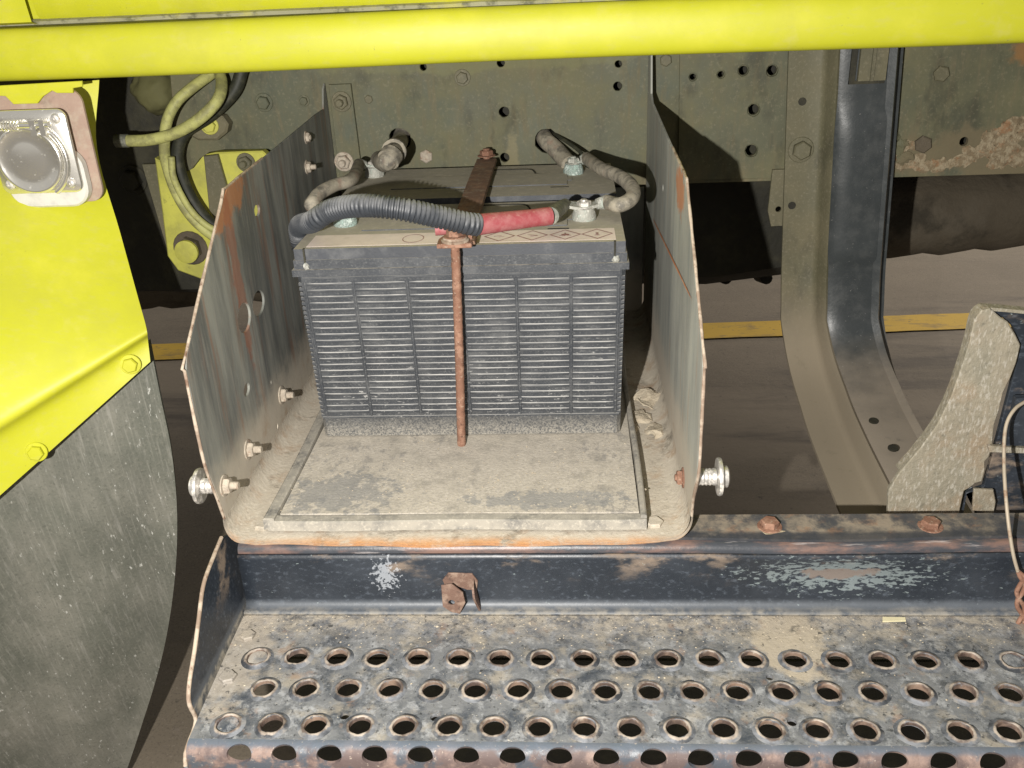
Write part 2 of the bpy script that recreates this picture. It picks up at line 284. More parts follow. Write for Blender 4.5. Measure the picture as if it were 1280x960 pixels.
M['boot'] = mat('red_rubber_boot', (.30, .055, .065), .6, 0, [dict(c=(.38, .17, .165), s=80, lo=.36, hi=.66, a=.6), dict(c=(.30, .10, .08), s=60, lo=.58, hi=.7, a=.5),
    dict(c=(.55, .42, .34), s=200, lo=.5, hi=.7, a=.3, up=(.2, .9))], bump=.3)
M['sleeve'] = mat('green_grey_sleeve', (.13, .135, .11), .6, 0, [dict(c=(.34, .33, .26), s=120, lo=.45, hi=.65, a=.6)], bump=.5)
M['lead'] = mat('oxidised_lead', (.40, .40, .36), .65, .3, [dict(c=(.36, .46, .40), s=110, lo=.48, hi=.66, a=.5, h=1), dict(c=(.66, .66, .60), s=220, lo=.52, hi=.66, a=.7)], bump=.8, bs=500, bd=.001)
M['verdigris'] = mat('blue_green_corrosion', (.32, .42, .38), .9, 0, [dict(c=(.62, .70, .66), s=160, lo=.44, hi=.6, a=.8, h=1), dict(c=(.34, .30, .24), s=60, lo=.5, hi=.7, a=.5)], bump=1, bs=500, bd=.0015)
M['hose_yellow'] = mat('overspray_hose', (.48, .48, .17), .6, 0, [dict(c=(.20, .19, .09), s=50, lo=.42, hi=.62, a=.7), dict(c=(.55, .54, .16), s=20, lo=.5, hi=.7, a=.6)], bump=.3)
M['hose_dark'] = mat('black_rubber_hose', (.025, .027, .018), .6, 0, [dict(c=(.10, .095, .06), s=60, lo=.45, hi=.7, a=.6)])
M['grease'] = mat('greasy_black_iron', (.022, .021, .014), .75, 0, [dict(c=(.06, .055, .03), s=20, lo=.45, hi=.7, a=.6)], bump=.5, bs=60, bd=.004)
M['liner'] = mat('olive_black_liner', (.12, .115, .045), .8, 0, [dict(c=(.11, .105, .045), s=14, lo=.45, hi=.7, a=.7)], bump=.4, bs=60)
M['under'] = mat('rusty_underbody', (.11, .09, .062), .85, 0, [dict(c=(.13, .11, .08), s=14, lo=.46, hi=.66, a=.7), dict(c=(.035, .03, .02), s=9, lo=.5, hi=.66, a=.8)], bump=.7, bs=70, bd=.004)
M['wire'] = mat('frayed_wire', (.40, .34, .26), .6, .2, [dict(c=(.22, .12, .07), s=80, lo=.5, hi=.65, a=.8)])
M['clod'] = mat('dried_mud', (.42, .36, .27), .95, 0, [dict(c=(.55, .49, .38), s=120, lo=.45, hi=.65, a=.7)], bump=1, bs=300, bd=.002)
M['chip'] = mat('yellow_paint_flake', (.66, .60, .38), .7, 0, [], bump=.3)
M['ground'] = mat('worn_garage_floor', (.21, .175, .130), .75, 0, [
    dict(c=(.09, .075, .06), s=260, lo=.5, hi=.66, a=.55), dict(c=(.34, .29, .24), s=190, lo=.58, hi=.68, a=.6),
    dict(c=(.30, .25, .19), s=1.6, lo=.42, hi=.62, a=.7, st=(.35, 1, 1)), dict(c=(.08, .068, .058), s=3.2, lo=.50, hi=.68, a=.75, st=(.3, 1.4, 1)),
    dict(c=(.30, .25, .215), s=45, lo=.55, hi=.75, a=.3), dict(c=(.05, .045, .04), s=60, lo=.62, hi=.72, a=.5)], bump=.3, bs=40, bd=.004, vs_=3)
M['line'] = mat('worn_yellow_line_paint', (.62, .40, .045), .7, 0, [
    dict(c=(.25, .18, .09), s=20, lo=.52, hi=.66, a=.7, st=(.4, 1, 1)), dict(c=(.15, .11, .08), s=90, lo=.60, hi=.70, a=.7)], bump=.3, vs_=6)

# ------------------------------------------------------------------ mesh helpers
def smooth(me, ang=35):
    for p in me.polygons: p.use_smooth = True
    me.set_sharp_from_angle(angle=math.radians(ang))
def root(name, loc, label, cat, group=None):
    o = bpy.data.objects.new(name, None); COL.objects.link(o); o.location = loc; o.empty_display_size = .05
    o['label'] = label; o['category'] = cat
    if group: o['group'] = group
    return o
def worldloc(o):
    v = Vector((0, 0, 0))
    while o: v += o.location; o = o.parent
    return v
def link(name, me, parent=None, label=None, cat=None, kind=None, group=None, M4=None, base=None):
    o = bpy.data.objects.new(name, me); COL.objects.link(o)
    if parent:
        o.parent = parent; off = worldloc(parent)
        o.matrix_local = Matrix.Translation(-off) @ (M4 if M4 else Matrix.Identity(4))
    elif M4: o.matrix_world = M4
    if label: o['label'] = label
    if cat: o['category'] = cat
    if kind: o['kind'] = kind
    if group: o['group'] = group
    return o
def fin(name, bm, mt, parent=None, ang=35, bev=0, **k):
    """finish a bmesh given in world coordinates; origin moved to its own base"""
    if bev:
        try: bmesh.ops.bevel(bm, geom=[e for e in bm.edges if len(e.link_faces) == 2 and e.calc_face_angle(0) > .5], offset=bev, segments=2, affect='EDGES', profile=.6)
        except Exception: pass
    bmesh.ops.recalc_face_normals(bm, faces=bm.faces)
    xs = [v.co for v in bm.verts]
    c = Vector(((min(v.x for v in xs)+max(v.x for v in xs))/2, (min(v.y for v in xs)+max(v.y for v in xs))/2, min(v.z for v in xs)))
    for v in bm.verts: v.co -= c
    me = bpy.data.meshes.new(name); bm.to_mesh(me); bm.free(); smooth(me, ang)
    for x in (mt if isinstance(mt, (list, tuple)) else [mt]): me.materials.append(M[x] if isinstance(x, str) else x)
    return link(name, me, parent, M4=Matrix.Translation(c), **k)
def box(bm, lo, hi):
    vs = [bm.verts.new((x, y, z)) for x in (lo[0], hi[0]) for y in (lo[1], hi[1]) for z in (lo[2], hi[2])]
    for f in ((0, 1, 3, 2), (4, 6, 7, 5), (0, 4, 5, 1), (2, 3, 7, 6), (0, 2, 6, 4), (1, 5, 7, 3)): bm.faces.new([vs[i] for i in f])
    return vs
def spline(P, n=12):
    P = [Vector(p) for p in P]; out = []
    Q = [P[0]*2-P[1]] + P + [P[-1]*2-P[-2]]
    for i in range(len(P)-1):
        a, b, c, d = Q[i:i+4]
        for k in range(n):
            t = k/n; out.append(.5*((2*b)+(c-a)*t+(2*a-5*b+4*c-d)*t*t+(3*b-a-3*c+d)*t**3))
    out.append(P[-1]); return out
def resample(P, step):
    out = [P[0]]; acc = 0
    for a, b in zip(P, P[1:]):
        l = (b-a).length
        while acc+l >= step:
            t = (step-acc)/l; a = a.lerp(b, t); out.append(a.copy()); l = (b-a).length; acc = 0
        acc += l
    return out
def tube(bm, P, r, seg=14, caps=True):
    """r: number or function(i, n)"""
    n = len(P); t0 = (P[1]-P[0]).normalized(); up = Vector((0, 0, 1)) if abs(t0.z) < .9 else Vector((0, 1, 0))
    nx = t0.cross(up).normalized(); rings = []
    for i in range(n):
        t = (P[min(i+1, n-1)]-P[max(i-1, 0)]).normalized()
        nx = (nx - t*nx.dot(t)).normalized(); ny = t.cross(nx)
        rr = r(i, n) if callable(r) else r
        rings.append([bm.verts.new(P[i]+(nx*math.cos(a)+ny*math.sin(a))*rr) for a in (2*math.pi*k/seg for k in range(seg))])
    for A, C in zip(rings, rings[1:]):
        for k in range(seg): bm.faces.new((A[k], A[(k+1) % seg], C[(k+1) % seg], C[k]))
    if caps: bm.faces.new(rings[0][::-1]); bm.faces.new(rings[-1])
def lathe(bm, prof, seg=24, M4=Matrix.Identity(4), close=False):
    rings = []
    for r, z in prof:
        rings.append([bm.verts.new(M4 @ Vector((r*math.cos(2*math.pi*k/seg), r*math.sin(2*math.pi*k/seg), z))) for k in range(seg)])
    pr = list(zip(rings, rings[1:])) + ([(rings[-1], rings[0])] if close else [])
    for A, C in pr:
        for k in range(seg): bm.faces.new((A[k], A[(k+1) % seg], C[(k+1) % seg], C[k]))
    if not close:
        if prof[0][0] > 0: bm.faces.new(rings[0][::-1])
        if prof[-1][0] > 0: bm.faces.new(rings[-1])
def aim(p, d, s=1, spin=0):
    q = Vector(d).to_track_quat('Z', 'Y').to_matrix().to_4x4()
    return Matrix.Translation(p) @ q @ Matrix.Rotation(spin, 4, 'Z') @ Matrix.Scale(s, 4)
def circ(cx, cy_, r, n=20, ry=None, rot=0, jag=0):
    ry = ry or r; out = []
    for k in range(n):
        a = 2*math.pi*k/n; j = 1+random.uniform(-jag, jag)
        x, y = r*math.cos(a)*j, ry*math.sin(a)*j
        out.append((cx+x*math.cos(rot)-y*math.sin(rot), cy_+x*math.sin(rot)+y*math.cos(rot)))
    return out
def plate(outline, holes, th, ax, v, bev=.0005):
    """sheet with real holes. ax 'x': outline in (y,z) at x=v; 'y': (x,z) at y=v; 'z': (x,y) at z=v; centred on v"""
    cu = bpy.data.curves.new('c', 'CURVE'); cu.dimensions = '2D'; cu.fill_mode = 'BOTH'; cu.extrude = max(th/2-bev, 0); cu.bevel_depth = bev; cu.offset = -bev; cu.bevel_resolution = 0
    for pts in [outline]+list(holes):
        s = cu.splines.new('POLY'); s.points.add(len(pts)-1); s.use_cyclic_u = True
        for q, p in zip(s.points, pts): q.co = (p[0], p[1], 0, 1)
    o = bpy.data.objects.new('t', cu); COL.objects.link(o)
    dg = bpy.context.evaluated_depsgraph_get(); me = bpy.data.meshes.new_from_object(o.evaluated_get(dg))
    bm = bmesh.new(); bm.from_mesh(me); bpy.data.meshes.remove(me); bpy.data.objects.remove(o); bpy.data.curves.remove(cu)
    bmesh.ops.remove_doubles(bm, verts=bm.verts, dist=1e-6)
    for q in bm.verts:
        a, b, c = q.co
        q.co = {'x': (v+c, a, b), 'y': (a, v+c, b), 'z': (a, b, v+c)}[ax]
    return bm
def grid(bm, rows):
    V = [[bm.verts.new(p) for p in r] for r in rows]
    for A, C in zip(V, V[1:]):
        for i in range(len(A)-1): bm.faces.new((A[i], A[i+1], C[i+1], C[i]))
    return V
def thick(bm, t):
    bmesh.ops.recalc_face_normals(bm, faces=bm.faces)
    bmesh.ops.solidify(bm, geom=list(bm.faces), thickness=t)
_pm = {}
def hexbolt_mesh(kind, mt):
    k = (kind, mt)
    if k in _pm: return _pm[k]
    bm = bmesh.new()
    if kind in ('bolt', 'nut', 'stud'):
        lathe(bm, [(0.001, 0), (1.32, 0), (1.36, .06), (1.30, .16), (0.9, .18)], 20)
        lathe(bm, [(.95, .16), (1.0, .22), (1.0, .72), (.86, .86), (.5 if kind != 'bolt' else .02, .88)], 6)
    if kind == 'stud': lathe(bm, [(.46, .8), (.50, .84)]+[(.50-.05*(i % 2), .84+.09*i) for i in range(11)]+[(.40, 1.85)], 12)
    if kind == 'nut': lathe(bm, [(.46, .7), (.50, .84), (.47, 1.05), (.36, 1.12)], 12)
    if kind == 'flat': lathe(bm, [(1.0, 0), (1.02, .38), (.86, .52), (.02, .50)], 6)
    if kind == 'screw': lathe(bm, [(1, 0), (1, .2), (.75, .5), (.3, .62), (.28, .4), (.02, .36)], 16)
    me = bpy.data.meshes.new(kind); bm.to_mesh(me); bm.free(); smooth(me, 30); me.materials.append(M[mt]); _pm[k] = me
    return me
def _b(): pass
def bolt(parent, p, d, r, mt='dirty_bolt', kind='bolt', name='bolt', label=None):
    return link(name, hexbolt_mesh(kind, mt), parent, M4=aim(p, d, r, random.uniform(0, 1)), label=label)

# ------------------------------------------------------------------ ground
GZ = -.60
bm = bmesh.new(); grid(bm, [[(-60, y, GZ), (60, y, GZ)] for y in (60, -30)])
fin('ground', bm, 'ground', kind='structure')
A, C_ = BZ(880, 415, GZ), BZ(1216, 402, GZ)
d = (C_-A).normalized(); nrm = Vector((-d.y, d.x, 0))
bm = bmesh.new(); rows = []
for side in (-1, 1):
    rows.append([A + d*(t*.1-3) + nrm*(side*.062+random.uniform(-.003, .003)) + Vector((0, 0, .004)) for t in range(90)])
grid(bm, rows); fin('painted_line', bm, 'line', kind='structure')

# ------------------------------------------------------------------ chassis rail with real drilled holes
RY = .40
rail = root('frame_rail', (0, RY, .17), 'long olive-tinted steel chassis rail with drilled bolt holes behind the batteries', 'frame rail')
def rp(x, y): q = BY(x, y, RY); return (q.x, q.z)
hl = []
for x, y, r in ((500, 174, 13), (683, 176, 14), (630, 140, 6), (631, 197, 5.5), (773, 80, 4), (772, 108, 5), (866, 96, 3.5), (901, 93, 3.5), (929, 88, 5),
                (965, 88, 5.5), (942, 137, 6), (939, 188, 6.5), (1205, 177, 5), (529, 84, 4), (626, 79, 4.5), (575, 75, 3)):
    cx, cz = rp(x, y); hl.append(circ(cx, cz, r*1.16e-3, 16, jag=.05))
x0, x1 = -.26, 1.6
zt_, zb_ = .42, .172
out = [(rp(222, 100)[0], zt_)]+[rp(*p) for p in ((223, 214), (231, 216), (240, 211), (250, 198), (262, 190), (280, 187), (335, 186))]+[(-.20, zb_), (x1, zb_), (x1, zt_)]
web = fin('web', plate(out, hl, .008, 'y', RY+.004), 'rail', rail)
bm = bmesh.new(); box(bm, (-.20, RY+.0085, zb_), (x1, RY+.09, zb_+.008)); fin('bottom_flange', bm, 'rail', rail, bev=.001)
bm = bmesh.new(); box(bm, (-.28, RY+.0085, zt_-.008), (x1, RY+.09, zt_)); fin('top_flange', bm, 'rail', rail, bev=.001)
bm = bmesh.new(); box(bm, (-.28, RY+.055, zb_+.010), (x1, RY+.061, zt_-.010)); fin('hole_backing', bm, 'grease', rail)  # added plate behind the web, keeps its holes dark
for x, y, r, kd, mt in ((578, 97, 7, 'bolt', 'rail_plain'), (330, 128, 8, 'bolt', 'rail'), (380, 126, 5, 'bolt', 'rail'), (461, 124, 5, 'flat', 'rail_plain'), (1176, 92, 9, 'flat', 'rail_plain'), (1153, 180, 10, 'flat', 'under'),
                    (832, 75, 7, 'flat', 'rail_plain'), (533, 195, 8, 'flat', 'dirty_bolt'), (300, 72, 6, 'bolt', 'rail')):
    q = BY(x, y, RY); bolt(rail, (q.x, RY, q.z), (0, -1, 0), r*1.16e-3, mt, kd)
# splice plate with two bolts behind the left side of the box
pl = root('rail_bracket', (-.2, RY, .2), 'small upright olive angle bracket with two nuts bolted to rail left of the batteries', 'bracket')
a = BY(412, 105, RY); b = BY(453, 225, RY)
fin('mounting_plate', plate([(a.x, a.z), (b.x, a.z), (b.x+.003, b.z-.06), (a.x, b.z-.06)], [], .006, 'y', RY-.004), 'rail', pl)
for x, y in ((427, 127), (430, 202)):
    q = BY(x, y, RY-.008); bolt(pl, (q.x, RY-.008, q.z), (0, -1, 0), .010, 'rail_plain' if y < 150 else 'dirty_bolt', 'stud', 'nut')
# horizontal ledge plate between rail and hanger, right
lp = root('splice_plate', (.36, RY, .17), 'thin olive flat splice plate on rail between the box and the curved hanger', 'plate')
a = BY(848, 70, RY-.003); b = BY(972, 222, RY-.003)
hs = [circ(*[(lambda q: (q.x, q.z))(BY(x, y, RY-.003))][0], r*1.2e-3, 14, jag=.05) for x, y, r in ((866, 96, 4.5), (901, 93, 4.5), (929, 88, 6), (965, 88, 6.5), (942, 137, 7), (939, 188, 7.5))]
fin('plate_body', plate([(a.x, .41), (b.x+.03, .41), (b.x+.03, b.z), (a.x+.005, b.z)], hs, .004, 'y', RY-.003), 'rail', lp)
c0 = BY(968, 262, RY-.006)
fin('tab', plate([(c0.x-.008, .19), (c0.x+.05, .19), (c0.x+.05, c0.z-.02), (c0.x-.004, c0.z-.022), (c0.x-.01, c0.z)], [circ(c0.x+.004, c0.z+.002, .004, 12)], .005, 'y', RY-.010), 'rail_plain', lp)

for px, py, s_ in ((1122, 196, .010), (1136, 204, .012), (1158, 207, .010), (1180, 205, .012), (1205, 200, .011), (1226, 190, .014), (1252, 176, .018), (1272, 160, .016), (1262, 198, .016), (1135, 182, .007)):
    c = BY(px, py, RY); bm = bmesh.new(); bmesh.ops.create_icosphere(bm, subdivisions=4, radius=s_, matrix=Matrix.Translation(c) @ Matrix.Diagonal((1.7, .16, .75, 1)))
    for v in bm.verts: v.co += Vector((noise.noise(v.co*120), .12*noise.noise(v.co*300), noise.noise(v.co*120+Vector((4, 2, 0)))))*s_*.9
    fin('rust_crust', bm, 'crust', rail, 60)
# things below and beyond the rail
ex = root('crossmember', (.6, .85, .05), 'dark rusty round crossmember pipe running beneath and beyond the frame rail', 'pipe')
p0, p1 = BY(820, 290, .85), BY(1330, 252, .85)
P = [p0.lerp(p1, t/24)+Vector((0, 0, .004*math.sin(t*2.1))) for t in range(-40, 40)]
bm = bmesh.new(); tube(bm, P, lambda i, n: .078+.0008*math.sin(i*.7), 28); fin('pipe_body', bm, 'under', ex)
bm = bmesh.new(); q = BY(1000, 290, .80); tube(bm, [Vector((q.x-.02, .8, q.z)), Vector((q.x+.02, .8, q.z))], .084, 24); fin('clamp_band', bm, 'under', ex, bev=.002)
gb = root('gearbox_housing', (.15, .8, -.05), 'black greasy gearbox housing low in the dark under the truck', 'gearbox')
bm = bmesh.new()
L0, L1 = BY(180, 350, .62), BY(972, 345, .62)
prof = [(.50, .30), (.50, L0.z+.03), (.55, L0.z), (.75, L0.z-.01), (.85, .05), (.85, .30)]
xs = [L0.x-.2+i*(L1.x-L0.x+.2)/10 for i in range(11)]
V = grid(bm, [[(x, y+.01*math.sin(x*23+y*9), z+.008*math.sin(x*31)) for y, z in prof] for x in xs]); bm.faces.new(V[0]); bm.faces.new(V[-1][::-1])
fin('housing_casting', bm, 'grease', gb)
for px in (905, 955): 
    q = BY(px, 346, .62); bm = bmesh.new(); tube(bm, [Vector((q.x, .66, q.z-.012)), Vector((q.x, .60, q.z+.004))], .010, 12); fin('boss', bm, 'grease', gb, bev=.002)
sb = root('far_frame_rail', (.6, 1.25, .1), 'dim opposite frame rail seen only through gaps beyond the crossmember', 'frame rail')
bm = bmesh.new(); box(bm, (-1, 1.25, .09), (2.2, 1.26, .36)); fin('far_web', bm, 'under', sb)

# ------------------------------------------------------------------ yellow cab sill
cabr = root('cab_sill', (0, .1, .37), 'bright yellow rounded cab sill across the top of the view', 'cab sill')
bm = bmesh.new(); rows = []
zb = .371; zt = .4235
prof = [(.30, zb+.012), (.16, zb+.006), (.135, zb)] + [(.118-.022*abs(math.sin(a))**.45, zb+.026-.026*math.cos(a)) for a in (math.radians(t) for t in range(4, 177, 10))] + [(.125, zt-.001), (.135, zt)]
for i in range(61):
    x = -1.1+i*.045
    rows.append([(x, y+.0012*math.sin(x*9), z+.0009*math.sin(x*7+1)+(.003*x if False else 0)) for y, z in prof])
grid(bm, rows); fin('sill_beam', bm, 'yellow', cabr, 60)
bm = bmesh.new(); rows = []
for i in range(61):
    x = -1.1+i*.045; rows.append([(x, .134, zt-.001), (x, .124, zt+.0005), (x, .122, zt+.004+.0006*math.sin(x*60)), (x, .130, zt+.006)])
grid(bm, rows); fin('seam_strip', bm, 'seam', cabr)
bm = bmesh.new(); xa = B(40, 6, 1, .12).x
rows = [[(x, .131, zt+.004), (x, .124, zt+.010), (x, .116, zt+.035), (x, .118, zt+.30), (x, .118, zt+.55)] for x in [xa+.0005+i*.1 for i in range(15)]]
grid(bm, rows); box(bm, (xa-.02, .1325, zt+.004), (xa+.001, .134, zt+.5)); fin('door_panel', bm, 'yellow', cabr, 60)
bm = bmesh.new()
rows = [[(x, .131, zt+.0), (x, .112, zt+.004), (x, .108, zt+.035), (x, .110, zt+.30), (x, .112, zt+.55)] for x in [xa-.0005-i*.1 for i in range(8)]]
grid(bm, rows); fin('front_panel', bm, 'yellow', cabr, 60)
bm = bmesh.new(); box(bm, (-1.1, .305, .43), (1.6, 2.1, .47)); fin('shade_floor_pan', bm, 'grease', cabr)  # unseen cab floor, put in to keep ambient light off the rail
bm = bmesh.new(); box(bm, (-1.1, .18, zb+.02), (1.6, .30, zb+.03)); fin('sill_return', bm, 'rail_plain', cabr)

# ------------------------------------------------------------------ yellow fender and mud flap, left
fen = root('fender', (-.45, 0, .1), 'yellow wheel arch fender with two bolts along its lower flange, left edge', 'fender')
R_ = [((-160, 118, .09), (124, 100, .125)), ((-160, 200, .05), (121, 185, .10)), ((-160, 330, -.03), (150, 290, .05)), ((-160, 480, -.12), (172, 370, .0)),
      ((-160, 575, -.158), (181, 402, -.022)), ((-160, 625, -.172), (184, 416, -.030)), ((-160, 655, -.166), (185, 426, -.024)), ((-160, 760, -.172), (188, 452, -.030))]
lefts = [BY(*l) for l, r in R_]; rights = [BY(*r) for l, r in R_]
Ls, Rs = spline(lefts, 6), spline(rights, 6)
bm = bmesh.new(); rows = []
for a, b in zip(Ls, Rs):
    rows.append([a.lerp(b, t/24)+Vector((0, -.016*math.sin(math.pi*t/24)**1.0, 0)) for t in range(25)])
grid(bm, rows); thick(bm, .0025); fin('fender_panel', bm, 'yellow', fen, 50)
def fpt(px, py):   # nearest fender surface point along the view ray
    best = None
    dd = (FW + RT*((px-640)/F) - UP*((py-480)/F)).normalized()
    for r in rows:
        for q in r:
            v = q-CP; e = (v-dd*v.dot(dd)).length
            if best is None or e < best[0]: best = (e, v.dot(dd))
    return CP+dd*best[1]
for px, py in ((48, 564), (165, 455)):
    p = fpt(px, py); bolt(fen, p+Vector((.0, -.003, .001)), (.25, -.95, .1), .0078, 'yellow')
# roll of sheet hanging over the top of the socket plate
def yq(px, py, Y=.048): q = BY(px, py, Y); return (q.x, q.z)
fl = fin('top_tab', plate([yq(*p) for p in ((-20, 108), (103, 101), (104, 108), (92, 110), (92, 116), (72, 116), (66, 113), (55, 120), (48, 129), (18, 130), (8, 120), (-20, 118))], [], .003, 'y', .0475), 'yellow', fen)

mf = root('mud_flap', (-.42, -.08, -.1), 'scuffed grey rubber mud flap hanging below the yellow fender', 'mud flap')
Rf = [((-170, 740, -.150), (181, 430, -.015)), ((-170, 800, -.150), (196, 505, -.015)), ((-170, 900, -.150), (209, 570, -.012)), ((-170, 1000, -.145), (216, 650, -.005)),
      ((-170, 1080, -.14), (213, 730, .0)), ((-170, 1140, -.13), (200, 815, .005)), ((-170, 1200, -.12), (176, 900, .01)), ((-170, 1300, -.11), (140, 1000, .015)), ((-170, 1400, -.1), (90, 1080, .02))]
Ls2, Rs2 = spline([BY(*l) for l, r in Rf], 5), spline([BY(*r) for l, r in Rf], 5)
bm = bmesh.new(); rr = []
for k, (a, b) in enumerate(zip(Ls2, Rs2)):
    rr.append([a.lerp(b, t/30)+Vector((0, .004*math.sin(t*.5)+.012*math.sin(math.pi*t/30)+.012, 0)) for t in range(31)])
grid(bm, rr); thick(bm, .006); fin('rubber_sheet', bm, 'mudflap', mf, 60)
# inner wheel well behind the fender
ww = root('wheel_well', (-.5, .3, 0), 'black wheel well liner and upright in the gap left of the spring bracket', 'wheel well')
bm = bmesh.new(); box(bm, (-.90, .50, .16), (-.27, .54, .42)); fin('liner', bm, 'liner', ww)
a = BY(150, 200, .46); b = BY(205, 360, .46)
fin('upright', plate([(a.x-.06, .42), (a.x+.10, .42), (a.x+.11, b.z), (a.x-.02, b.z-.0)], [], .02, 'y', .46), 'grease', ww)
a = BY(172, 205, .44); b = BY(196, 205, .44); c = BY(218, 310, .44)
fin('angle_edge', plate([(a.x+.008, a.z), (b.x, a.z), (c.x+.004, c.z), (c.x-.010, c.z)], [], .008, 'y', .440), 'rail_plain', ww)
q = BY(165, 225, .445); bolt(ww, (q.x, .449, q.z), (0, -1, 0), .016, 'grease')

# ------------------------------------------------------------------ socket with hinged lid
so = root('trailer_socket', (-.44, .06, .27), 'chrome socket with round hinged lid screwed to the yellow fender, upper left', 'socket')
Y0 = .050
def sq(px, py, Y=Y0): q = BY(px, py, Y); return (q.x, q.z)
def rrect(x0, z0, x1, z1, r, n=6):
    o = []
    for cx, cz, a0 in ((x1-r, z1-r, 0), (x0+r, z1-r, 90), (x0+r, z0+r, 180), (x1-r, z0+r, 270)):
        for k in range(n+1):
            a = math.radians(a0+90*k/n); o.append((cx+r*math.cos(a), cz+r*math.sin(a)))
    return o
gx1, gz0 = sq(128, 240); gx0, _ = sq(-5, 240); _, gz1 = sq(60, 112)
gx0 -= .002; g0 = sq(14, 255)[1]
gx0 = sq(2, 250)[0]
fin('gasket_plate', plate(rrect(gx0, g0, gx1, gz1, .014), [], .004, 'y', Y0+.003), 'gasket', so)
cx1 = sq(112, 225)[0]; cx0 = sq(13, 225)[0]; cz0 = sq(60, 237)[1]; cz1 = sq(45, 134)[1]
w_, h_ = cx1-cx0, cz1-cz0
bm = plate(rrect(cx0+.002, cz0-.016, cx1+.002, cz1-.04, .02), [], .012, 'y', Y0-.006, .002); fin('socket_body', bm, 'cast', so)
bm = plate(rrect(cx0, cz0, cx1, cz1, .009), [], .004, 'y', Y0-.0155, .0012); fin('cover_plate', bm, 'chrome', so, 50)
lx, lz, lr = (cx0+cx1)/2-.004, cz0+h_*.42, w_*.40
bm = bmesh.new(); q = Matrix.Translation((lx, Y0-.0172, lz)) @ Matrix.Rotation(math.radians(90), 4, 'X')
lathe(bm, [(lr, 0), (lr, .004), (lr*.97, .0052), (lr*.90, .0056), (lr*.88, .0048), (lr*.5, .0066), (lr*.2, .0076), (.001, .0078)], 48, q); fin('hinged_lid', bm, 'chrome', so, 60)
bm = bmesh.new()
tube(bm, [Vector((lx+lr*1.13*math.cos(a), Y0-.0195, lz+lr*1.13*math.sin(a))) for a in (math.radians(-60+i*6) for i in range(22))], .0026, 8); fin('lid_rim_guard', bm, 'chrome', so, 60)
bm = bmesh.new(); z_ = cz1-.014
tube(bm, [Vector((cx0+.014+i*.0005, Y0-.023, z_)) for i in range(110)], .0028, 12); fin('hinge_pin', bm, 'chrome', so)
bm = bmesh.new()
tube(bm, [Vector((cx0+.014+i*.0004, Y0-.023+.0042*math.cos(i*.8), z_+.0042*math.sin(i*.8))) for i in range(60)], .0009, 6); fin('hinge_spring', bm, 'chrome', so)
bm = bmesh.new(); box(bm, (cx0+.050, Y0-.026, z_-.010), (cx0+.056, Y0-.018, z_+.005)); box(bm, (cx0+.060, Y0-.026, z_-.010), (cx0+.065, Y0-.018, z_+.005)); fin('hinge_knuckle', bm, 'chrome', so, bev=.002)
bm = bmesh.new(); box(bm, (cx0+.012, Y0-.020, z_-.013), (cx0+.046, Y0-.0178, z_-.0105)); fin('lid_tab', bm, 'chrome', so, bev=.0005)
for x, z in ((cx0+.010, cz0+.010), (cx1-.010, cz0+.010), (cx0+.006, cz1-.012), (cx1-.010, cz1-.009)):
    bolt(so, (x, Y0-.0178, z), (0, -1, 0), .0050, 'zinc', 'screw', 'screw')

# ------------------------------------------------------------------ yellow spring bracket and hoses
sp_ = root('spring_bracket', (-.3, .38, .1), 'yellow green cast spring bracket with one large bolt left of the battery box', 'bracket')
def by(px, py, Y=.420): q = BY(px, py, Y); return (q.x, q.z)
fin('casting', plate([by(*p) for p in ((196, 196), (232, 214), (252, 193), (272, 189), (330, 187), (345, 200), (345, 270), (300, 330), (268, 352), (225, 336), (212, 318), (205, 260))], [], .018, 'y', .420, .002), 'yellow_dirty', sp_)
fin('rib', plate([by(*p, .404) for p in ((255, 195), (272, 193), (292, 262), (278, 290), (262, 262))], [], .008, 'y', .406, .001), 'rail_plain', sp_)
q = BY(237, 311, .405); bolt(sp_, (q.x, .410, q.z), (0, -1, 0), .019, 'under')
bm = bmesh.new(); lathe(bm, [(.017, 0), (.017, .005), (.014, .0065), (.001, .0065)], 28, aim((q.x+.001, .393, q.z), (0, -1, 0))); fin('bolt_cap', bm, 'yellow_dirty', sp_)
q = BY(306, 204, .405); bolt(sp_, (q.x, .410, q.z), (0, -1, 0), .010, 'rail_plain', 'stud')
# painted arched casting above
ar = root('shock_mount', (-.27, .4, .3), 'rough olive and yellow mount under the sill among the hoses', 'mount')
bm = plate([by(*p, .40) for p in ((243, 150), (268, 138), (285, 142), (292, 152), (290, 162), (278, 172), (255, 172), (242, 165))], [], .022, 'y', .388, .003); fin('mount_lug', bm, 'rail_plain', ar)
bm = bmesh.new()
bmesh.ops.create_icosphere(bm, subdivisions=4, radius=.034, matrix=Matrix.Translation(BY(198, 112, .44)))
for v in bm.verts: v.co += v.normal*(noise.noise(v.co*45)*.006+noise.noise(v.co*150)*.003)
fin('torn_boot', bm, 'liner', ar, 60)
q = BY(262, 157, .376); bolt(ar, (q.x, .376, q.z), (.1, -1, 0), .009, 'yellow_dirty')
def hose(name, pts, r, mt, label, cat='hose', group=None, ends=None):
    o = root(name, pts[0], label, cat, group)
    bm = bmesh.new(); tube(bm, spline(pts, 10), r, 14); fin('hose_body', bm, mt, o, 60)
    if ends:
        for a, b, rr, m2 in ends:
            bm = bmesh.new(); tube(bm, [a, a.lerp(b, .5), b], rr, 14); fin('end_fitting', bm, m2, o, bev=.0008)
    return o
h1 = [BY(150, 176, .31), BY(185, 175, .31), BY(220, 166, .31), BY(250, 148, .31), BY(272, 125, .32), BY(277, 102, .35), BY(270, 80, .39)]
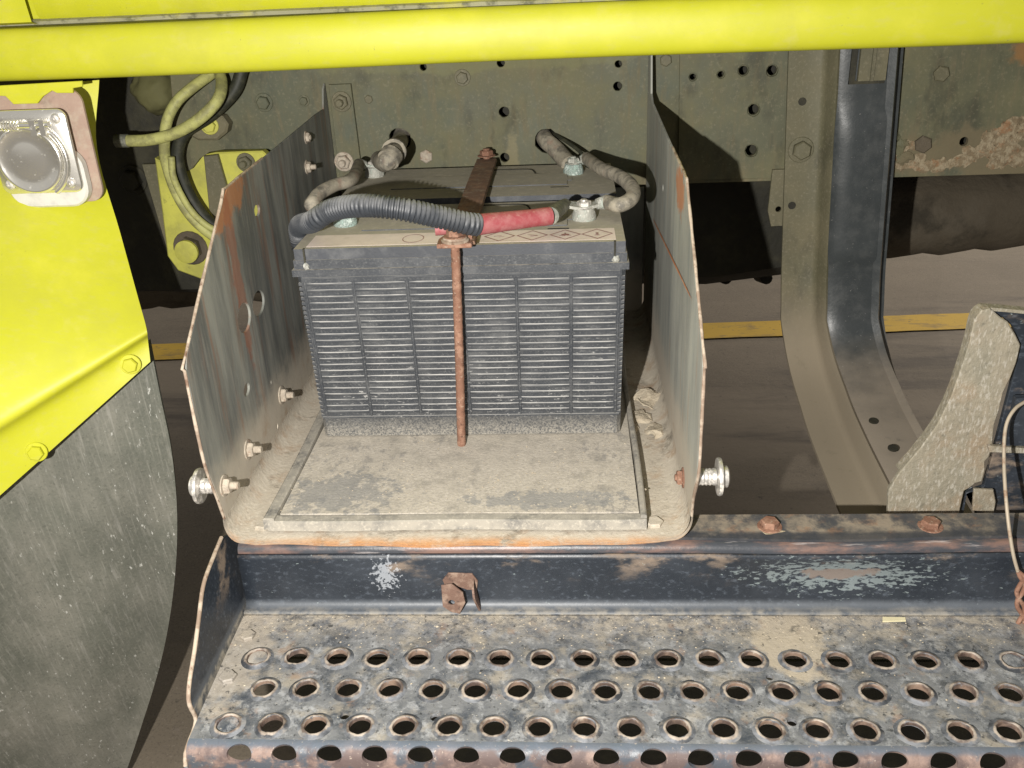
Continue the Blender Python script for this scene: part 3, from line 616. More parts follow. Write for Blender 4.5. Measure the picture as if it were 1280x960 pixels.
hose('air_hose', h1, .0075, 'hose_yellow', 'pale yellow rubber hose with open grey end curving under the sill', group=None,
     ends=[(BY(145, 176, .31), BY(160, 176, .31), .0085, 'sleeve')])
hose('breather_hose', [BY(275, 85, .39), BY(245, 106, .36), BY(222, 126, .345), BY(210, 148, .34), BY(206, 172, .34), BY(207, 200, .345), BY(220, 240, .35), BY(240, 272, .35), BY(268, 296, .35), BY(300, 312, .35)], .0072, 'hose_yellow', 'thin yellowish hose dropping in a long curve over the spring bracket')
hose('brake_hose', [BY(303, 86, .375), BY(292, 115, .37), BY(262, 145, .365), BY(232, 165, .36), BY(222, 190, .36), BY(226, 218, .36), BY(240, 250, .362), BY(262, 278, .362), BY(300, 300, .362)], .0085, 'hose_dark', 'black rubber hose running beside the yellowish hose past the spring bracket')
hose('overspray_hose', [BY(214, 196, .335), BY(218, 225, .335), BY(238, 262, .34), BY(262, 284, .345), BY(296, 298, .35)], .0045, 'hose_yellow', 'slim bright yellow line between black hose and yellow casting')

# ------------------------------------------------------------------ battery box
XL, XR = -.215, .217
bx = root('battery_box', (0, 0, -.016), 'open steel battery box with tall angled sides bolted to rail and step', 'battery box')
def fy(z): return -.171 + (-.017)*min(1, max(0, (z+.01)/.075))
th = .0026; fr = .019; z0 = -.013
n = 36
def usec(off):
    P = []; f_ = fr-off
    for k in range(11):
        a = math.radians(90*k/10); P.append((XL+fr-f_*math.cos(a), z0+fr-f_*math.sin(a)))
    P += [(XL+fr+(XR-XL-2*fr)*i/n, z0+off) for i in range(1, n)]
    for k in range(11):
        a = math.radians(90-90*k/10); P.append((XR-fr+f_*math.cos(a), z0+fr-f_*math.sin(a)))
    return P
pin, pout = usec(th/2), usec(-th/2)
sec = pin+pout[::-1]+[pin[0]]
bm = bmesh.new(); rows = []
for j in range(40):
    t = (j/39)**1.5; row = []
    for (x, z) in sec:
        zc = max(0, z-z0); flat = abs(x) < .195
        yf = -.180 - .006*math.sin(math.pi*(x-XL)/(XR-XL)) + .0012*math.sin(x*70) + (.010*min(1, zc/fr))
        yb = RY-.002; y = yf+(yb-yf)*t
        row.append((x, y, z + (.0006*math.sin(x*40)*math.sin(y*22) if flat else 0) - (.0015*max(0, 1-(y-yf)/.012) if flat else 0)))
    rows.append(row)
V = grid(bm, rows); bmesh.ops.remove_doubles(bm, verts=bm.verts, dist=1e-6)
fin('bottom_panel', bm, 'box_floor', bx, 50)
zj = z0+fr
side = [(-.170, zj), (-.176, .03), (-.186, .067), (-.188, .10), (-.187, .165), (-.180, .176), (-.040, .272), (-.022, .281), (.10, .2845), (.33, .292), (.352, .30), (.366, .36), (.375, .40), (RY-.001, .40), (RY-.001, zj)]
def pz(px, py, X): q = B(px, py, 0, X); return (q.y, q.z)
sideL = side[:10]+[(.372, .292), (.384, .316), (.394, .322), (.397, .30), (.397, zj)]
hl = [circ(*pz(322, 379, XL), .019, 20, ry=.0125), circ(*pz(304, 397, XL), .019, 20, ry=.0145), circ(*pz(320, 263, XL), .009, 12, ry=.006), circ(*pz(307, 487, XL), .009, 12, ry=.006), circ(*pz(337, 478, XL), .002, 8), circ(*pz(345, 533, XL), .003, 8)]
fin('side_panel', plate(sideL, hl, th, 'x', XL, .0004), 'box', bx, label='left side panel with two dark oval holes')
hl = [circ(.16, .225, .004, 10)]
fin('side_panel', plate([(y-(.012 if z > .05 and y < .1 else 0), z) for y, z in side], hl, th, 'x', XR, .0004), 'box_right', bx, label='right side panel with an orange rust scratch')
# worn cut edges: bare rusty wire of metal along the front of each side
for X, nm in ((XL, 0), (XR, -.012)):
    bm = bmesh.new(); P = [Vector((X, y-.0004+(nm if z > .05 else 0), z)) for y, z in side[:9]]
    P = resample(spline(P, 3), .006); tube(bm, P, lambda i, n: .0014+.0005*noise.noise(Vector((i*.35, X*40, 0))), 8); fin('cut_edge', bm, 'box_edge', bx, 60)
bm = bmesh.new(); q0, q1 = B(818, 275, 0, XR), B(868, 378, 0, XR)
P = [q0.lerp(q1, t/14)+Vector((-.0018, .001*math.sin(t*2), 0)) for t in range(15)]
rs = [[p+Vector((0, .0005+.016*math.sin(math.pi*i/14)**.5, .002)) for i, p in enumerate(P)], [p-Vector((0, .0005+.016*math.sin(math.pi*i/14)**.5, -.002)) for i, p in enumerate(P)]]
M['scratch'] = mat('orange_rust_scrape', (.50, .17, .055), .85, 0, [dict(c=(.55, .35, .22), s=150, lo=.45, hi=.62, a=.7)])
bm = bmesh.new(); grid(bm, [[v+Vector((-.0003, 0, 0)) for v in r] for r in rs]); fin('rust_scrape', bm, 'scratch', bx)
for px, py in ((350, 494), (308, 562), (278, 607), (382, 209)):
    q = B(px, py, 0, XL); p = Vector((XL+.0012, q.y, q.z)); bolt(bx, p, (1, 0, 0), .0078 if py > 300 else .0065, 'dirty_bolt', 'stud')
q = B(381, 172, 0, XL); bolt(bx, (XL+.0012, q.y, q.z), (1, 0, 0), .006, 'dirty_bolt', 'nut')
q = B(856, 597, 0, XR); bolt(bx, (XR-.0013, q.y, q.z), (-1, 0, 0), .0075, 'rust', 'nut')
def rubber_stud(X, px, py, s):
    q = B(px, py, 0, X); c = Vector((X, q.y, q.z))
    bm = bmesh.new(); lathe(bm, [(.0075, 0)]+[(.0078-.0007*(i % 2), .001+.0016*i) for i in range(9)]+[(.0075, .016)], 16, aim(c+Vector((s*.002, 0, 0)), (s, 0, 0))); fin('stud_shank', bm, 'zinc', bx)
    bm = bmesh.new(); lathe(bm, [(.008, 0), (.0165, .0005), (.017, .002), (.0165, .0038), (.010, .0045), (.0095, .009), (.007, .0105), (.001, .0105)], 24, aim(c+Vector((s*.0185, 0, 0)), (s, 0, 0))); fin('flange_nut', bm, 'zinc', bx)
rubber_stud(XL, 277, 607, -1); rubber_stud(XR, 869, 596, 1)
for px, py in ((330, 659), (817, 656)):
    q = BZ(px, py, z0); bolt(bx, (q.x, q.y, z0+.0005), (0, 0, 1), .0088, 'box_floor', 'flat', label='flat bolt in front corner of box floor')
bm = bmesh.new(); box(bm, (XL+.004, RY-.0065, z0+.001), (XR-.004, RY-.0035, .170)); fin('back_shade_panel', bm, 'box', bx)  # added wall, hides bright ground where the rear lies in shadow
# mud clods in the rear right corner of the box floor
for k, (px, py, s) in enumerate(((800, 522, .013), (812, 500, .018), (790, 536, .009), (820, 540, .012))):
    bm = bmesh.new(); c = BZ(px, py, z0+.002)
    bmesh.ops.create_icosphere(bm, subdivisions=3, radius=s, matrix=Matrix.Translation(c))
    for v in bm.verts:
        v.co = c+Vector(((v.co.x-c.x), (v.co.y-c.y)*1.2, abs(v.co.z-c.z)*.45)); v.co += Vector((noise.noise(v.co*110), noise.noise(v.co*110+Vector((9, 0, 0))), noise.noise(v.co*90)))*s*.5
    fin('mud_clod', bm, 'clod', label=['thick dried mud crust by the right rear foot of the front battery', 'largest dried mud slab against the right side panel', 'small tan mud crumb at the tray corner', 'flat mud crust below the slab at the right panel'][k], cat='mud clod', group='mud clods in the right of the box')

# ------------------------------------------------------------------ tray under the batteries
tr = root('battery_tray', (0, 0, -.008), 'dusty shallow plastic tray with low rims under the batteries', 'tray')
tx0, tx1, ty0 = -.168, .171, -.152
bm = bmesh.new(); box(bm, (tx0, ty0, -.0098), (tx1, .36, -.0012)); fin('tray_base', bm, 'tray', tr, bev=.001)
def lip(a, b, w0, w1, h):
    bm = bmesh.new(); a = Vector(a); b = Vector(b); d = (b-a).normalized(); s = Vector((d.y, -d.x, 0)); rows = []
    for i in range(25):
        t = i/24; c = a.lerp(b, t)+s*(.0010*math.sin(t*9)); ww_ = w0+(w1-w0)*t
        rows.append([c+s*(ww_/2)+Vector((0, 0, -.0098)), c+s*(ww_/2-.0008)+Vector((0, 0, h-.001)), c+s*(ww_/2-.0022)+Vector((0, 0, h)), c-s*(ww_/2-.0022)+Vector((0, 0, h)), c-s*(ww_/2-.0008)+Vector((0, 0, h-.001)), c-s*(ww_/2)+Vector((0, 0, -.0098))])
    V = grid(bm, rows); bm.faces.new(V[0]); bm.faces.new(V[-1][::-1]); return bm
fin('front_rim', lip((tx0-.008, ty0-.009, 0), (tx1+.006, ty0-.009, 0), .014, .014, -.0002), 'tray_lip', tr)
fin('side_rim', lip((tx0-.007, ty0-.014, 0), (tx0-.007, .36, 0), .012, .012, .0030), 'tray_lip', tr)
fin('side_rim', lip((tx1+.0035, ty0-.012, 0), (tx1+.0035, .36, 0), .007, .007, .0035), 'tray_lip', tr)

# ------------------------------------------------------------------ batteries
def make_battery(y0, label, full):
    o = root('battery', (0, y0, 0), label, 'battery', 'batteries side by side in the box')
    D = .171; bw, tw = .1615, .1655
    bm = bmesh.new(); rows = []
    lv = [(0, 0), (.02, .0004), (.0225, 0), (.1805, -.0028), (.182, -.0030), (.187, -.0030)]
    for z, dy in lv:
        t = z/.187; hw = bw+(tw-bw)*t
        # notched front corners as on the moulded case
        rows.append([(-hw, y0+D, z), (-hw, y0+.004+dy, z), (-hw+.004, y0+dy, z), (hw-.004, y0+dy, z), (hw, y0+.004+dy, z), (hw, y0+D, z), (-hw, y0+D, z)])
    V = grid(bm, rows); bmesh.ops.remove_doubles(bm, verts=bm.verts, dist=1e-6)
    fin('case', bm, 'battery', o, 25)
    def shell(name, z_0, z_1, w, yf, mt, bev=.0012, yb=.002):
        bm = bmesh.new(); box(bm, (-w, y0+yf, z_0), (w, y0+D+yb, z_1)); return fin(name, bm, mt, o, bev=bev)
    shell('rim', .1855, .1925, .1685, -.0065, 'battery')
    shell('lid_band', .1922, .2018, .1665, -.0035 if full else .005, 'battery', .0012, -.004 if full else .002)
    shell('lid', .2015, .2130, .1650, -.0022 if full else .009, 'battery_top', .002, -.010 if full else .002)
    if full:
        # six columns of moulded ribs, 22 rows
        edges_top = [-.1585, -.1085, -.0535, .0015, .0565, .1115, .1590]; 
        for c in range(6):
            bm = bmesh.new(); 
            for r in range(22):
                z = .0300+r*.00695
                t = z/.187; k = (bw+(tw-bw)*t)/tw; y = y0-.0028*t
                xa_, xb_ = edges_top[c]*k+.0019, edges_top[c+1]*k-.0019
                h = .0011*random.uniform(.85, 1.1); jx = random.uniform(-.0006, .0006)
                pr = [(y, z-.0016), (y-h, z-.0008), (y-h, z+.0006), (y-h*.8, z+.0009), (y, z+.0013)]
                nseg = 6; rws = []
                for s in range(nseg+1):
                    x = xa_+jx+(xb_-xa_)*s/nseg; tp = .15 if s in (0, nseg) else 1
                    rws.append([(x, y+(py-y)*tp, pz_+random.uniform(-.00012, .00012)) for py, pz_ in pr])
                grid(bm, rws)
            fin('rib_panel', bm, 'rib', o, 20)
        for c in range(7):
            bm = bmesh.new(); rws = []
            for r in range(41):
                z = .0245+r*.00385; t = z/.187; k = (bw+(tw-bw)*t)/tw; y = y0-.0028*t; x = edges_top[c]*k
                wv = .0006+.0004*(r % 2); dpt = .0006+.0002*(r % 2)
                rws.append([(x-wv-.0006, y+.0001, z), (x-wv, y-dpt, z), (x+wv, y-dpt, z), (x+wv+.0006, y+.0001, z)])
            grid(bm, rws); fin('rib_divider', bm, 'battery', o, 20)
        bm = bmesh.new()   # the line across the foot of the ribs
        for z in (.0235, .183): box(bm, (-.1600, y0-.0014-.0028*z/.187, z-.0009), (.1600, y0, z+.0008))
        fin('moulded_line', bm, 'rib', o)
        for sx_ in (-1, 1):   # knurled corner strips
            bm = bmesh.new()
            for r in range(30):
                z = .024+r*.0052; t = z/.187; hw = bw+(tw-bw)*t
                box(bm, (min(sx_*(hw-.0005), sx_*(hw-.0042)), y0-.0028*t-.0006+.0006, z), (max(sx_*(hw-.0005), sx_*(hw-.0042)), y0+.0035, z+.0028))
            fin('corner_knurl', bm, 'rib', o)
            bm = bmesh.new(); x = sx_*.1545; box(bm, (x-.0009, y0-.0040, .1945), (x+.0009, y0-.0005, .2135)); fin('corner_slot', bm, 'grease', o)
            bm = bmesh.new(); bmesh.ops.create_icosphere(bm, subdivisions=2, radius=.0035, matrix=Matrix.Translation((x+.001, y0-.0038, .1955)))
            for v in bm.verts: v.co += v.normal*noise.noise(v.co*500)*.002
            fin('acid_crust', bm, 'lead', o)
        # long faded label on the front edge of the lid, in two lengths either side of the strap
        for xa_, xb_ in ((-.1535, -.013), (.010, .1560)):
            bm = bmesh.new(); grid(bm, [[(xa_+(xb_-xa_)*i/12, y, .2134) for i in range(13)] for y in (y0+.004, y0+.044)]); thick(bm, .0002)
            lab = fin('warning_label', bm, 'label', o)
        def diamond(bm, cx, cy_, rx, ry, wd):
            for (r1, s1) in ((1, 1),):
                O = [(cx+rx, cy_), (cx, cy_+ry), (cx-rx, cy_), (cx, cy_-ry)]; I = [(cx+(a-cx)*(1-wd), cy_+(b-cy_)*(1-wd)) for a, b in O]
                ov = [bm.verts.new((a, b, .21375)) for a, b in O]; iv = [bm.verts.new((a, b, .21375)) for a, b in I]
                for i in range(4): bm.faces.new((ov[i], ov[(i+1) % 4], iv[(i+1) % 4], iv[i]))
        for i, cx in enumerate((.040, .073, .106, .138)):
            bm = bmesh.new(); cyy = y0+.0235; diamond(bm, cx, cyy, .0162, .0175, .13)
            def dot(x, y, r, ry_=None):
                vs = [bm.verts.new((x+r*math.cos(a), y+(ry_ or r)*math.sin(a), .21375)) for a in (2*math.pi*k/10 for k in range(10))]; bm.faces.new(vs)
            def bar(x, y, w2, h2, rot=0):
                vs = [bm.verts.new((x+a*math.cos(rot)-b*math.sin(rot), y+a*math.sin(rot)+b*math.cos(rot), .21375)) for a, b in ((-w2, -h2), (w2, -h2), (w2, h2), (-w2, h2))]; bm.faces.new(vs)
            if i == 0: bar(cx-.002, cyy+.001, .004, .0005, .3); bar(cx+.002, cyy-.002, .003, .0005, .3)
            if i == 1: bar(cx, cyy+.001, .005, .0006, -.3); bar(cx+.002, cyy-.002, .004, .0005, .2)
            if i == 2: dot(cx, cyy, .0045, .003); bar(cx, cyy+.004, .0008, .002); bar(cx-.003, cyy-.004, .003, .0006); bar(cx+.004, cyy-.003, .002, .0007)
            if i == 3: dot(cx, cyy+.003, .0016); dot(cx, cyy-.001, .0018); bar(cx, cyy-.0045, .0026, .0006)
            fin('hazard_diamond', bm, 'print', lab)
        bm = bmesh.new()
        prev = None; ring = []
        for k in range(28):
            a = 2*math.pi*k/28; ring.append((bm.verts.new((-.048+.011*math.cos(a), y0+.0235+.0145*math.sin(a), .21375)), bm.verts.new((-.048+.0102*math.cos(a), y0+.0235+.0132*math.sin(a), .21375))))
        for k in range(28): bm.faces.new((ring[k][0], ring[(k+1) % 28][0], ring[(k+1) % 28][1], ring[k][1]))
        fin('printed_ring', bm, 'print', lab)
    # raised vent covers and the recess for the handle
    for xc in (-.058, .058):
        bm = bmesh.new(); box(bm, (xc-.050, y0+.058, .2125), (xc+.050, y0+.118, .2142)); fin('vent_cover', bm, 'battery_top', o, bev=.0015)
        bm = bmesh.new(); box(bm, (xc+.0495, y0+.080, .2127), (xc+.056, y0+.096, .2139)); fin('cover_latch', bm, 'battery_top', o, bev=.0006)
        bm = bmesh.new(); box(bm, (xc+.030, y0+.046, .2126), (xc+.052, y0+.049, .2133)); fin('pry_slot', bm, 'grease', o)
    P = [Vector((x, y0+y, .2130)) for x, y in ((.012, .150), (.050, .150), (.062, .146), (.066, .134), (.070, .120), (.086, .118))]
    bm = bmesh.new(); tube(bm, resample(spline(P, 8), .003), .0011, 8); fin('lid_moulding', bm, 'grease', o, 60)
    return o
bat1 = make_battery(0, 'front black lead acid battery with ribbed face and faded warning label', True)
bat2 = make_battery(.181, 'rear black lead acid battery with plain dusty lid, behind the front one', False)
def terminal(o, x, y, green):
    bm = bmesh.new(); lathe(bm, [(.0125, 0), (.013, .004), (.0115, .009), (.0105, .0125), (.001, .0125)], 20, Matrix.Translation((x, y, .2128)))
    for v in bm.verts: v.co += v.normal*noise.noise(v.co*260)*.0015
    fin('terminal_post', bm, 'verdigris' if green else 'lead', o, 60)
    bolt(o, (x, y, .2258), (0, 0, 1), .0078, 'lead' if green else 'zinc', 'nut', 'terminal_nut')
T_FR = (.126, .082); T_FL = (-.131, .085); T_RR = (.116, .300); T_RL = (-.143, .318)
terminal(bat1, *T_FR, False); terminal(bat1, *T_FL, True); terminal(bat2, *T_RR, True); terminal(bat2, *T_RL, False)

# ------------------------------------------------------------------ hold-down
hd = root('hold_down_clamp', (0, 0, 0), 'rusty steel strap clamp with long front rod holding both batteries down', 'clamp')
s0, s1 = BZ(600, 206, .222), BZ(573, 318, .222); s1 = Vector((.0035, -.022, .220)); s0 = Vector((.001, .360, .222))
bm = bmesh.new(); rows = []
for i in range(22):
    t = i/21; c = s1.lerp(s0, t); z = .2195+.002*math.sin(t*math.pi)+(.0 if t > .1 else 0)
    hw = .0165 if t < .11 else .0138
    rows.append([(c.x-hw, c.y, z), (c.x-hw+.001, c.y, z+.0032), (c.x+hw-.001, c.y, z+.0032), (c.x+hw, c.y, z)])
V = grid(bm, rows); 
for a, b in zip(V, V[1:]): bm.faces.new((a[0], a[3], b[3], b[0]))
bm.faces.new(V[0]); bm.faces.new(V[-1][::-1]); fin('strap', bm, 'strap', hd)
# front tab of the strap, wider and rustier
fin('strap_tab', plate([(-.0165, -.030), (.017, -.030), (.019, -.012), (.014, .020), (-.013, .002), (-.017, -.010)], [], .0045, 'z', .2205, .0008), 'rust', hd)
bm = bmesh.new(); box(bm, (.0125, -.016, .2215), (.0165, .045, .2325)); fin('strap_side_flange', bm, 'rust', hd, bev=.0008)
rx, ry = .0005, -.020
P = [Vector((rx, ry, .234)), Vector((rx-.0025, ry, .15)), Vector((rx-.005, ry-.001, .08)), Vector((rx-.0078, ry, .02)), Vector((rx-.0085, ry-.001, -.002))]
bm = bmesh.new(); tube(bm, resample(spline(P, 10), .004), lambda i, n: .0046+.0003*math.sin(i*2.3), 12); fin('threaded_rod', bm, 'rust', hd, 60)
bm = bmesh.new(); lathe(bm, [(.005, 0), (.0135, 0), (.0138, .0015), (.0132, .0022), (.012, .0026), (.0118, .0045), (.005, .0046)], 24, Matrix.Translation((rx, ry, .2228))); fin('washer', bm, 'box_edge', hd)
bolt(hd, (rx, ry, .2268), (0, 0, 1), .0085, 'rust', 'nut', 'nut')
q = s0; bm = bmesh.new(); tube(bm, [Vector((.001, .3595, .10)), Vector((.001, .3595, .20)), Vector((.001, .3595, .236))], .0045, 10); fin('rear_rod', bm, 'rust', hd)
bolt(hd, (.001, .3595, .226), (0, 0, 1), .009, 'rust', 'nut', 'nut')

# ------------------------------------------------------------------ cables
def cable(name, pts, r, mt, label, cat, lugs=(), part='cable_body', bands=()):
    o = root(name, pts[0], label, cat)
    P = spline(pts, 10)
    bm = bmesh.new(); tube(bm, P, lambda i, n: r*(1+.012*math.sin(i*.31)), 18); fin(part, bm, mt, o, 60)
    for (i, rr, ln) in bands:
        k = int(i*(len(P)-2)); a = P[k]; d_ = (P[k+1]-P[k]).normalized()
        bm = bmesh.new(); tube(bm, [a-d_*ln/2, a, a+d_*ln/2], rr, 18); fin('clamp_band', bm, mt, o, bev=.0008)
    for (end, tx) in lugs:
        e = Vector(pts[end]); t = Vector((tx[0], tx[1], .2262)); d_ = (t-e).normalized(); s = d_.cross(Vector((0, 0, 1))).normalized()
        bm = bmesh.new(); tube(bm, [e, e.lerp(t, .25), e.lerp(t, .45)], lambda i, n: r*(1.02-.16*i), 14); 
        a = e.lerp(t, .35); b = t+d_*.008; u = Vector((0, 0, .0016))
        for sgn in (0,):
            rws = [[a+s*r*.8-u, a+s*r*.8+u, a-s*r*.8+u, a-s*r*.8-u, a+s*r*.8-u], [t+s*.009-u, t+s*.009+u, t-s*.009+u, t-s*.009-u, t+s*.009-u], [b+s*.005-u, b+s*.005+u, b-s*.005+u, b-s*.005-u, b+s*.005-u]]
            V = grid(bm, rws); bm.faces.new(V[-1][:4])
        fin('lug', bm, 'lead', o, bev=0)
    return o
cable('link_cable', [Vector((-.160, .308, .231)), BZ(440, 224, .238), BZ(417, 232, .240), BZ(398, 243, .238), BZ(389, 256, .232), Vector((-.178, .135, .226)), Vector((-.156, .098, .2265))], .0075, 'cable',
      'grey dusty jumper cable looping at the left between both batteries', 'cable', lugs=((0, T_RL), (-1, T_FL)))
cable('supply_cable', [BY(507, 158, .43), BY(500, 176, .40), BZ(492, 190, .252), BZ(482, 203, .243), Vector((-.137, .327, .232))], .0115, 'cable',
      'thick grey sheathed cable leaving the left rail hole towards rear battery', 'cable', lugs=((-1, T_RL),), bands=((.5, .0155, .010), (.62, .0140, .012)))
cable('link_cable', [Vector((.133, .302, .231)), BZ(752, 211, .236), BZ(775, 221, .238), BZ(790, 234, .237), BZ(790, 247, .234), BZ(775, 256, .231), Vector((.150, .090, .2285))], .0078, 'cable',
      'grey jumper cable looping off the right edge of both batteries', 'cable', lugs=((0, T_RR), (-1, T_FR)))
cable('sheathed_cable', [BY(678, 166, .44), BY(683, 176, .40), BY(692, 184, .385), BY(703, 196, .362), BY(712, 206, .335)], .0115, 'cable',
      'thick sheathed cable coming out of the right rail hole', 'cable')
cable('thin_cable', [BY(690, 164, .43), BY(697, 170, .39), BY(718, 184, .355), BY(733, 198, .33), BY(736, 208, .31), Vector((.121, .300, .232))], .0024, 'hose_dark', 'thin dark wire running from the right rail hole over the sheathed cable', 'wire')
# corrugated conduit with red boot
cn = root('conduit', (-.18, .1, .2), 'black corrugated conduit with red rubber boot curving across the front battery', 'conduit')
P = spline([Vector((-.193, .372, .060)), Vector((-.193, .300, .050)), Vector((-.191, .190, .085)), Vector((-.188, .118, .155)), Vector((-.188, .100, .205)), BZ(391, 277, .240), BZ(416, 262, .256), BZ(458, 257, .266), BZ(505, 262, .262), BZ(552, 272, .250), BZ(582, 279, .242), BZ(598, 281, .238)], 24)
P = resample(P, .0011)
bm = bmesh.new(); tube(bm, P, lambda i, n: (.0094, .0110, .0110, .0094)[i % 4], 18); fin('corrugated_sleeve', bm, 'conduit', cn, 50)
a, b = BZ(596, 281, .238), BZ(688, 270, .236)
bm = bmesh.new(); tube(bm, [a.lerp(b, t/10) for t in range(11)], lambda i, n: .0103-.0002*i+(.0006 if i in (9, 10) else 0), 18); fin('red_boot', bm, 'boot', cn, 50)
c_ = Vector((.106, .084, .229))
bm = bmesh.new(); tube(bm, [b.lerp(c_, t/6) for t in range(7)], lambda i, n: .0088-.0004*i+.0005*math.sin(i*2), 14); fin('heat_shrink', bm, 'sleeve', cn, 50)
bm = bmesh.new(); s = Vector((.003, .0085, 0)); u = Vector((0, 0, .0015)); t = Vector((T_FR[0], T_FR[1], .2262))
e2 = t+Vector((.009, 0, 0))
V = grid(bm, [[c_+s-u, c_+s+u, c_-s+u, c_-s-u, c_+s-u], [t+s*1.1-u, t+s*1.1+u, t-s*1.1+u, t-s*1.1-u, t+s*1.1-u], [e2+s*.5-u, e2+s*.5+u, e2-s*.5+u, e2-s*.5-u, e2+s*.5-u]]); bm.faces.new(V[-1][:4]); fin('lug', bm, 'lead', cn)
bm = bmesh.new(); tube(bm, [BZ(544, 287, .228), BZ(562, 286, .228)], .006, 10); fin('red_wire_end', bm, 'boot', cn, 50)

# ------------------------------------------------------------------ step
ZT = -.089; YS = -.180
stp = root('truck_step', (.3, -.26, -.09), 'worn dark blue steel truck step with rows of rimmed round holes', 'step')
sx0, sx1 = -.2065, .95
# top flange the box is bolted to
bm = bmesh.new(); rows = []
def dent(x): return math.exp(-((x-.335)/.10)**2)
for i in range(90):
    x = sx0+.002+(sx1-sx0)*i/89; rows.append([(x, -.136, -.0185), (x, -.152, -.0185-.001*dent(x)), (x, -.171-.002*dent(x), -.0190-.0025*dent(x))])
grid(bm, rows); thick(bm, .003); fin('top_flange', bm, 'flange', stp, 50)
bm = bmesh.new(); rows = []
for i in range(90):
    x = sx0+.002+(sx1-sx0)*i/89; dn = dent(x)
    rows.append([(x, -.1712-.002*dn, -.0188-.0025*dn)]+[(x, -.1715-.0085*math.sin(a), -.0188-.0085*(1-math.cos(a))-.0022*dn) for a in (math.radians(15*k) for k in range(1, 7))])
grid(bm, rows); thick(bm, .002); fin('top_bend', bm, 'chipped', stp, 60)
bm = bmesh.new(); rows = []
for i in range(90):
    x = sx0+.002+(sx1-sx0)*i/89; dn = dent(x)
    r_ = [(x, YS+.006*dn*math.sin(math.pi*k/8), -.0272-.0022*dn*(1-k/8)-.0508*k/8) for k in range(9)]
    r_ += [(x, YS-.010*(1-math.cos(a)), -.0765-.0116*math.sin(a)) for a in (math.radians(11.25*k) for k in range(1, 9))]+[(x, YS-.0135, -.0885)]
    rows.append(r_)
grid(bm, rows); thick(bm, .003); fin('riser', bm, 'navy', stp, 180)
# tread with drilled holes
r1 = [323, 373, 423, 474, 525, 576, 627, 680, 731, 784, 836, 888, 940, 994, 1048, 1103, 1158, 1213, 1267]
pitch = .0364
cent = []
def rowpts(y, xfirst, nn): return [(xfirst+pitch*k, y) for k in range(nn)]
rowA = rowpts(-.2515, -.1740, 30); rowB = rowpts(-.2895, -.1560, 30); rowC = rowpts(-.3305, -.1740, 31)
yE = -.345
HR = .0092
plug = {(0, 0), (0, 18), (2, 0)}
holes = []; spots = []
for ri, rw in enumerate((rowA, rowB, rowC)):
    for k, (x, y) in enumerate(rw):
        if x > sx1-.02: continue
        x += random.uniform(-.0004, .0004); y += random.uniform(-.0004, .0004)
        spots.append((x, y, (ri, k) in plug or (ri, k) == (1, 18)))
        holes.append(circ(x, y, HR*1.03, 22))
for px, py, r in ((431, 895, 5), (544, 897, 5), (990, 903, 5), (962, 847, 4)):
    q = BZ(px, py, ZT); holes.append(circ(q.x, q.y, r*.8e-3, 12))
fin('tread', plate([(-.205, YS-.0078), (sx1, YS-.0078), (sx1, yE), (-.2015, yE), (-.203, -.30), (-.2045, -.24)], holes, .003, 'z', ZT-.0014, 0), 'tread', stp)
# flared rim: dimple slope, crest, rolled inner wall
bm = bmesh.new()
lathe(bm, [(.0158, -.0006), (.0146, .0001), (.0132, .0006), (.0120, .0013), (.0110, .0020), (.0103, .0023), (.0096, .0022), (.0091, .0016), (.0089, .0006), (.0089, -.0030)], 36)
lathe(bm, [], 3) if False else None
for f in bm.faces[:]:
    if len(f.verts) > 4: bm.faces.remove(f)
bmesh.ops.recalc_face_normals(bm, faces=bm.faces)
rims = []
for vv in range(6):
    b2 = bm.copy(); sd = Vector((vv*7.3, 2.1*vv, 0))
    for v in b2.verts:
        rr_ = math.hypot(v.co.x, v.co.y)
        if v.co.z > -.002 and rr_ < .0140:
            d_ = noise.noise(v.co*150+sd)*.0006+noise.noise(v.co*480+sd)*.0004
            v.co.x *= 1+d_/rr_; v.co.y *= 1+d_/rr_; v.co.z += noise.noise(v.co*200-sd)*.0009
    rim_me = bpy.data.meshes.new('hole_rim'); b2.to_mesh(rim_me); b2.free(); smooth(rim_me, 60); rim_me.materials.append(M['hole_rim']); rims.append(rim_me)
bm.free()
for x, y, pg in spots:
    if x > .62: continue
    Mx = Matrix.Translation((x, y, ZT)) @ Matrix.Rotation(random.uniform(0, 6.3), 4, 'Z') @ Matrix.Diagonal((random.uniform(.98, 1.02), random.uniform(.98, 1.02), random.uniform(.6, 1.15), 1))
    link('hole_rim', random.choice(rims), stp, M4=Mx)
    if pg:
        bm = bmesh.new(); lathe(bm, [(.0088, -.003), (.0088, -.0006), (.005, -.0002), (.001, -.0001)], 20, Matrix.Translation((x, y, ZT)) @ Matrix.Rotation(.15, 4, 'X')); fin('plugged_hole', bm, 'tread', stp)
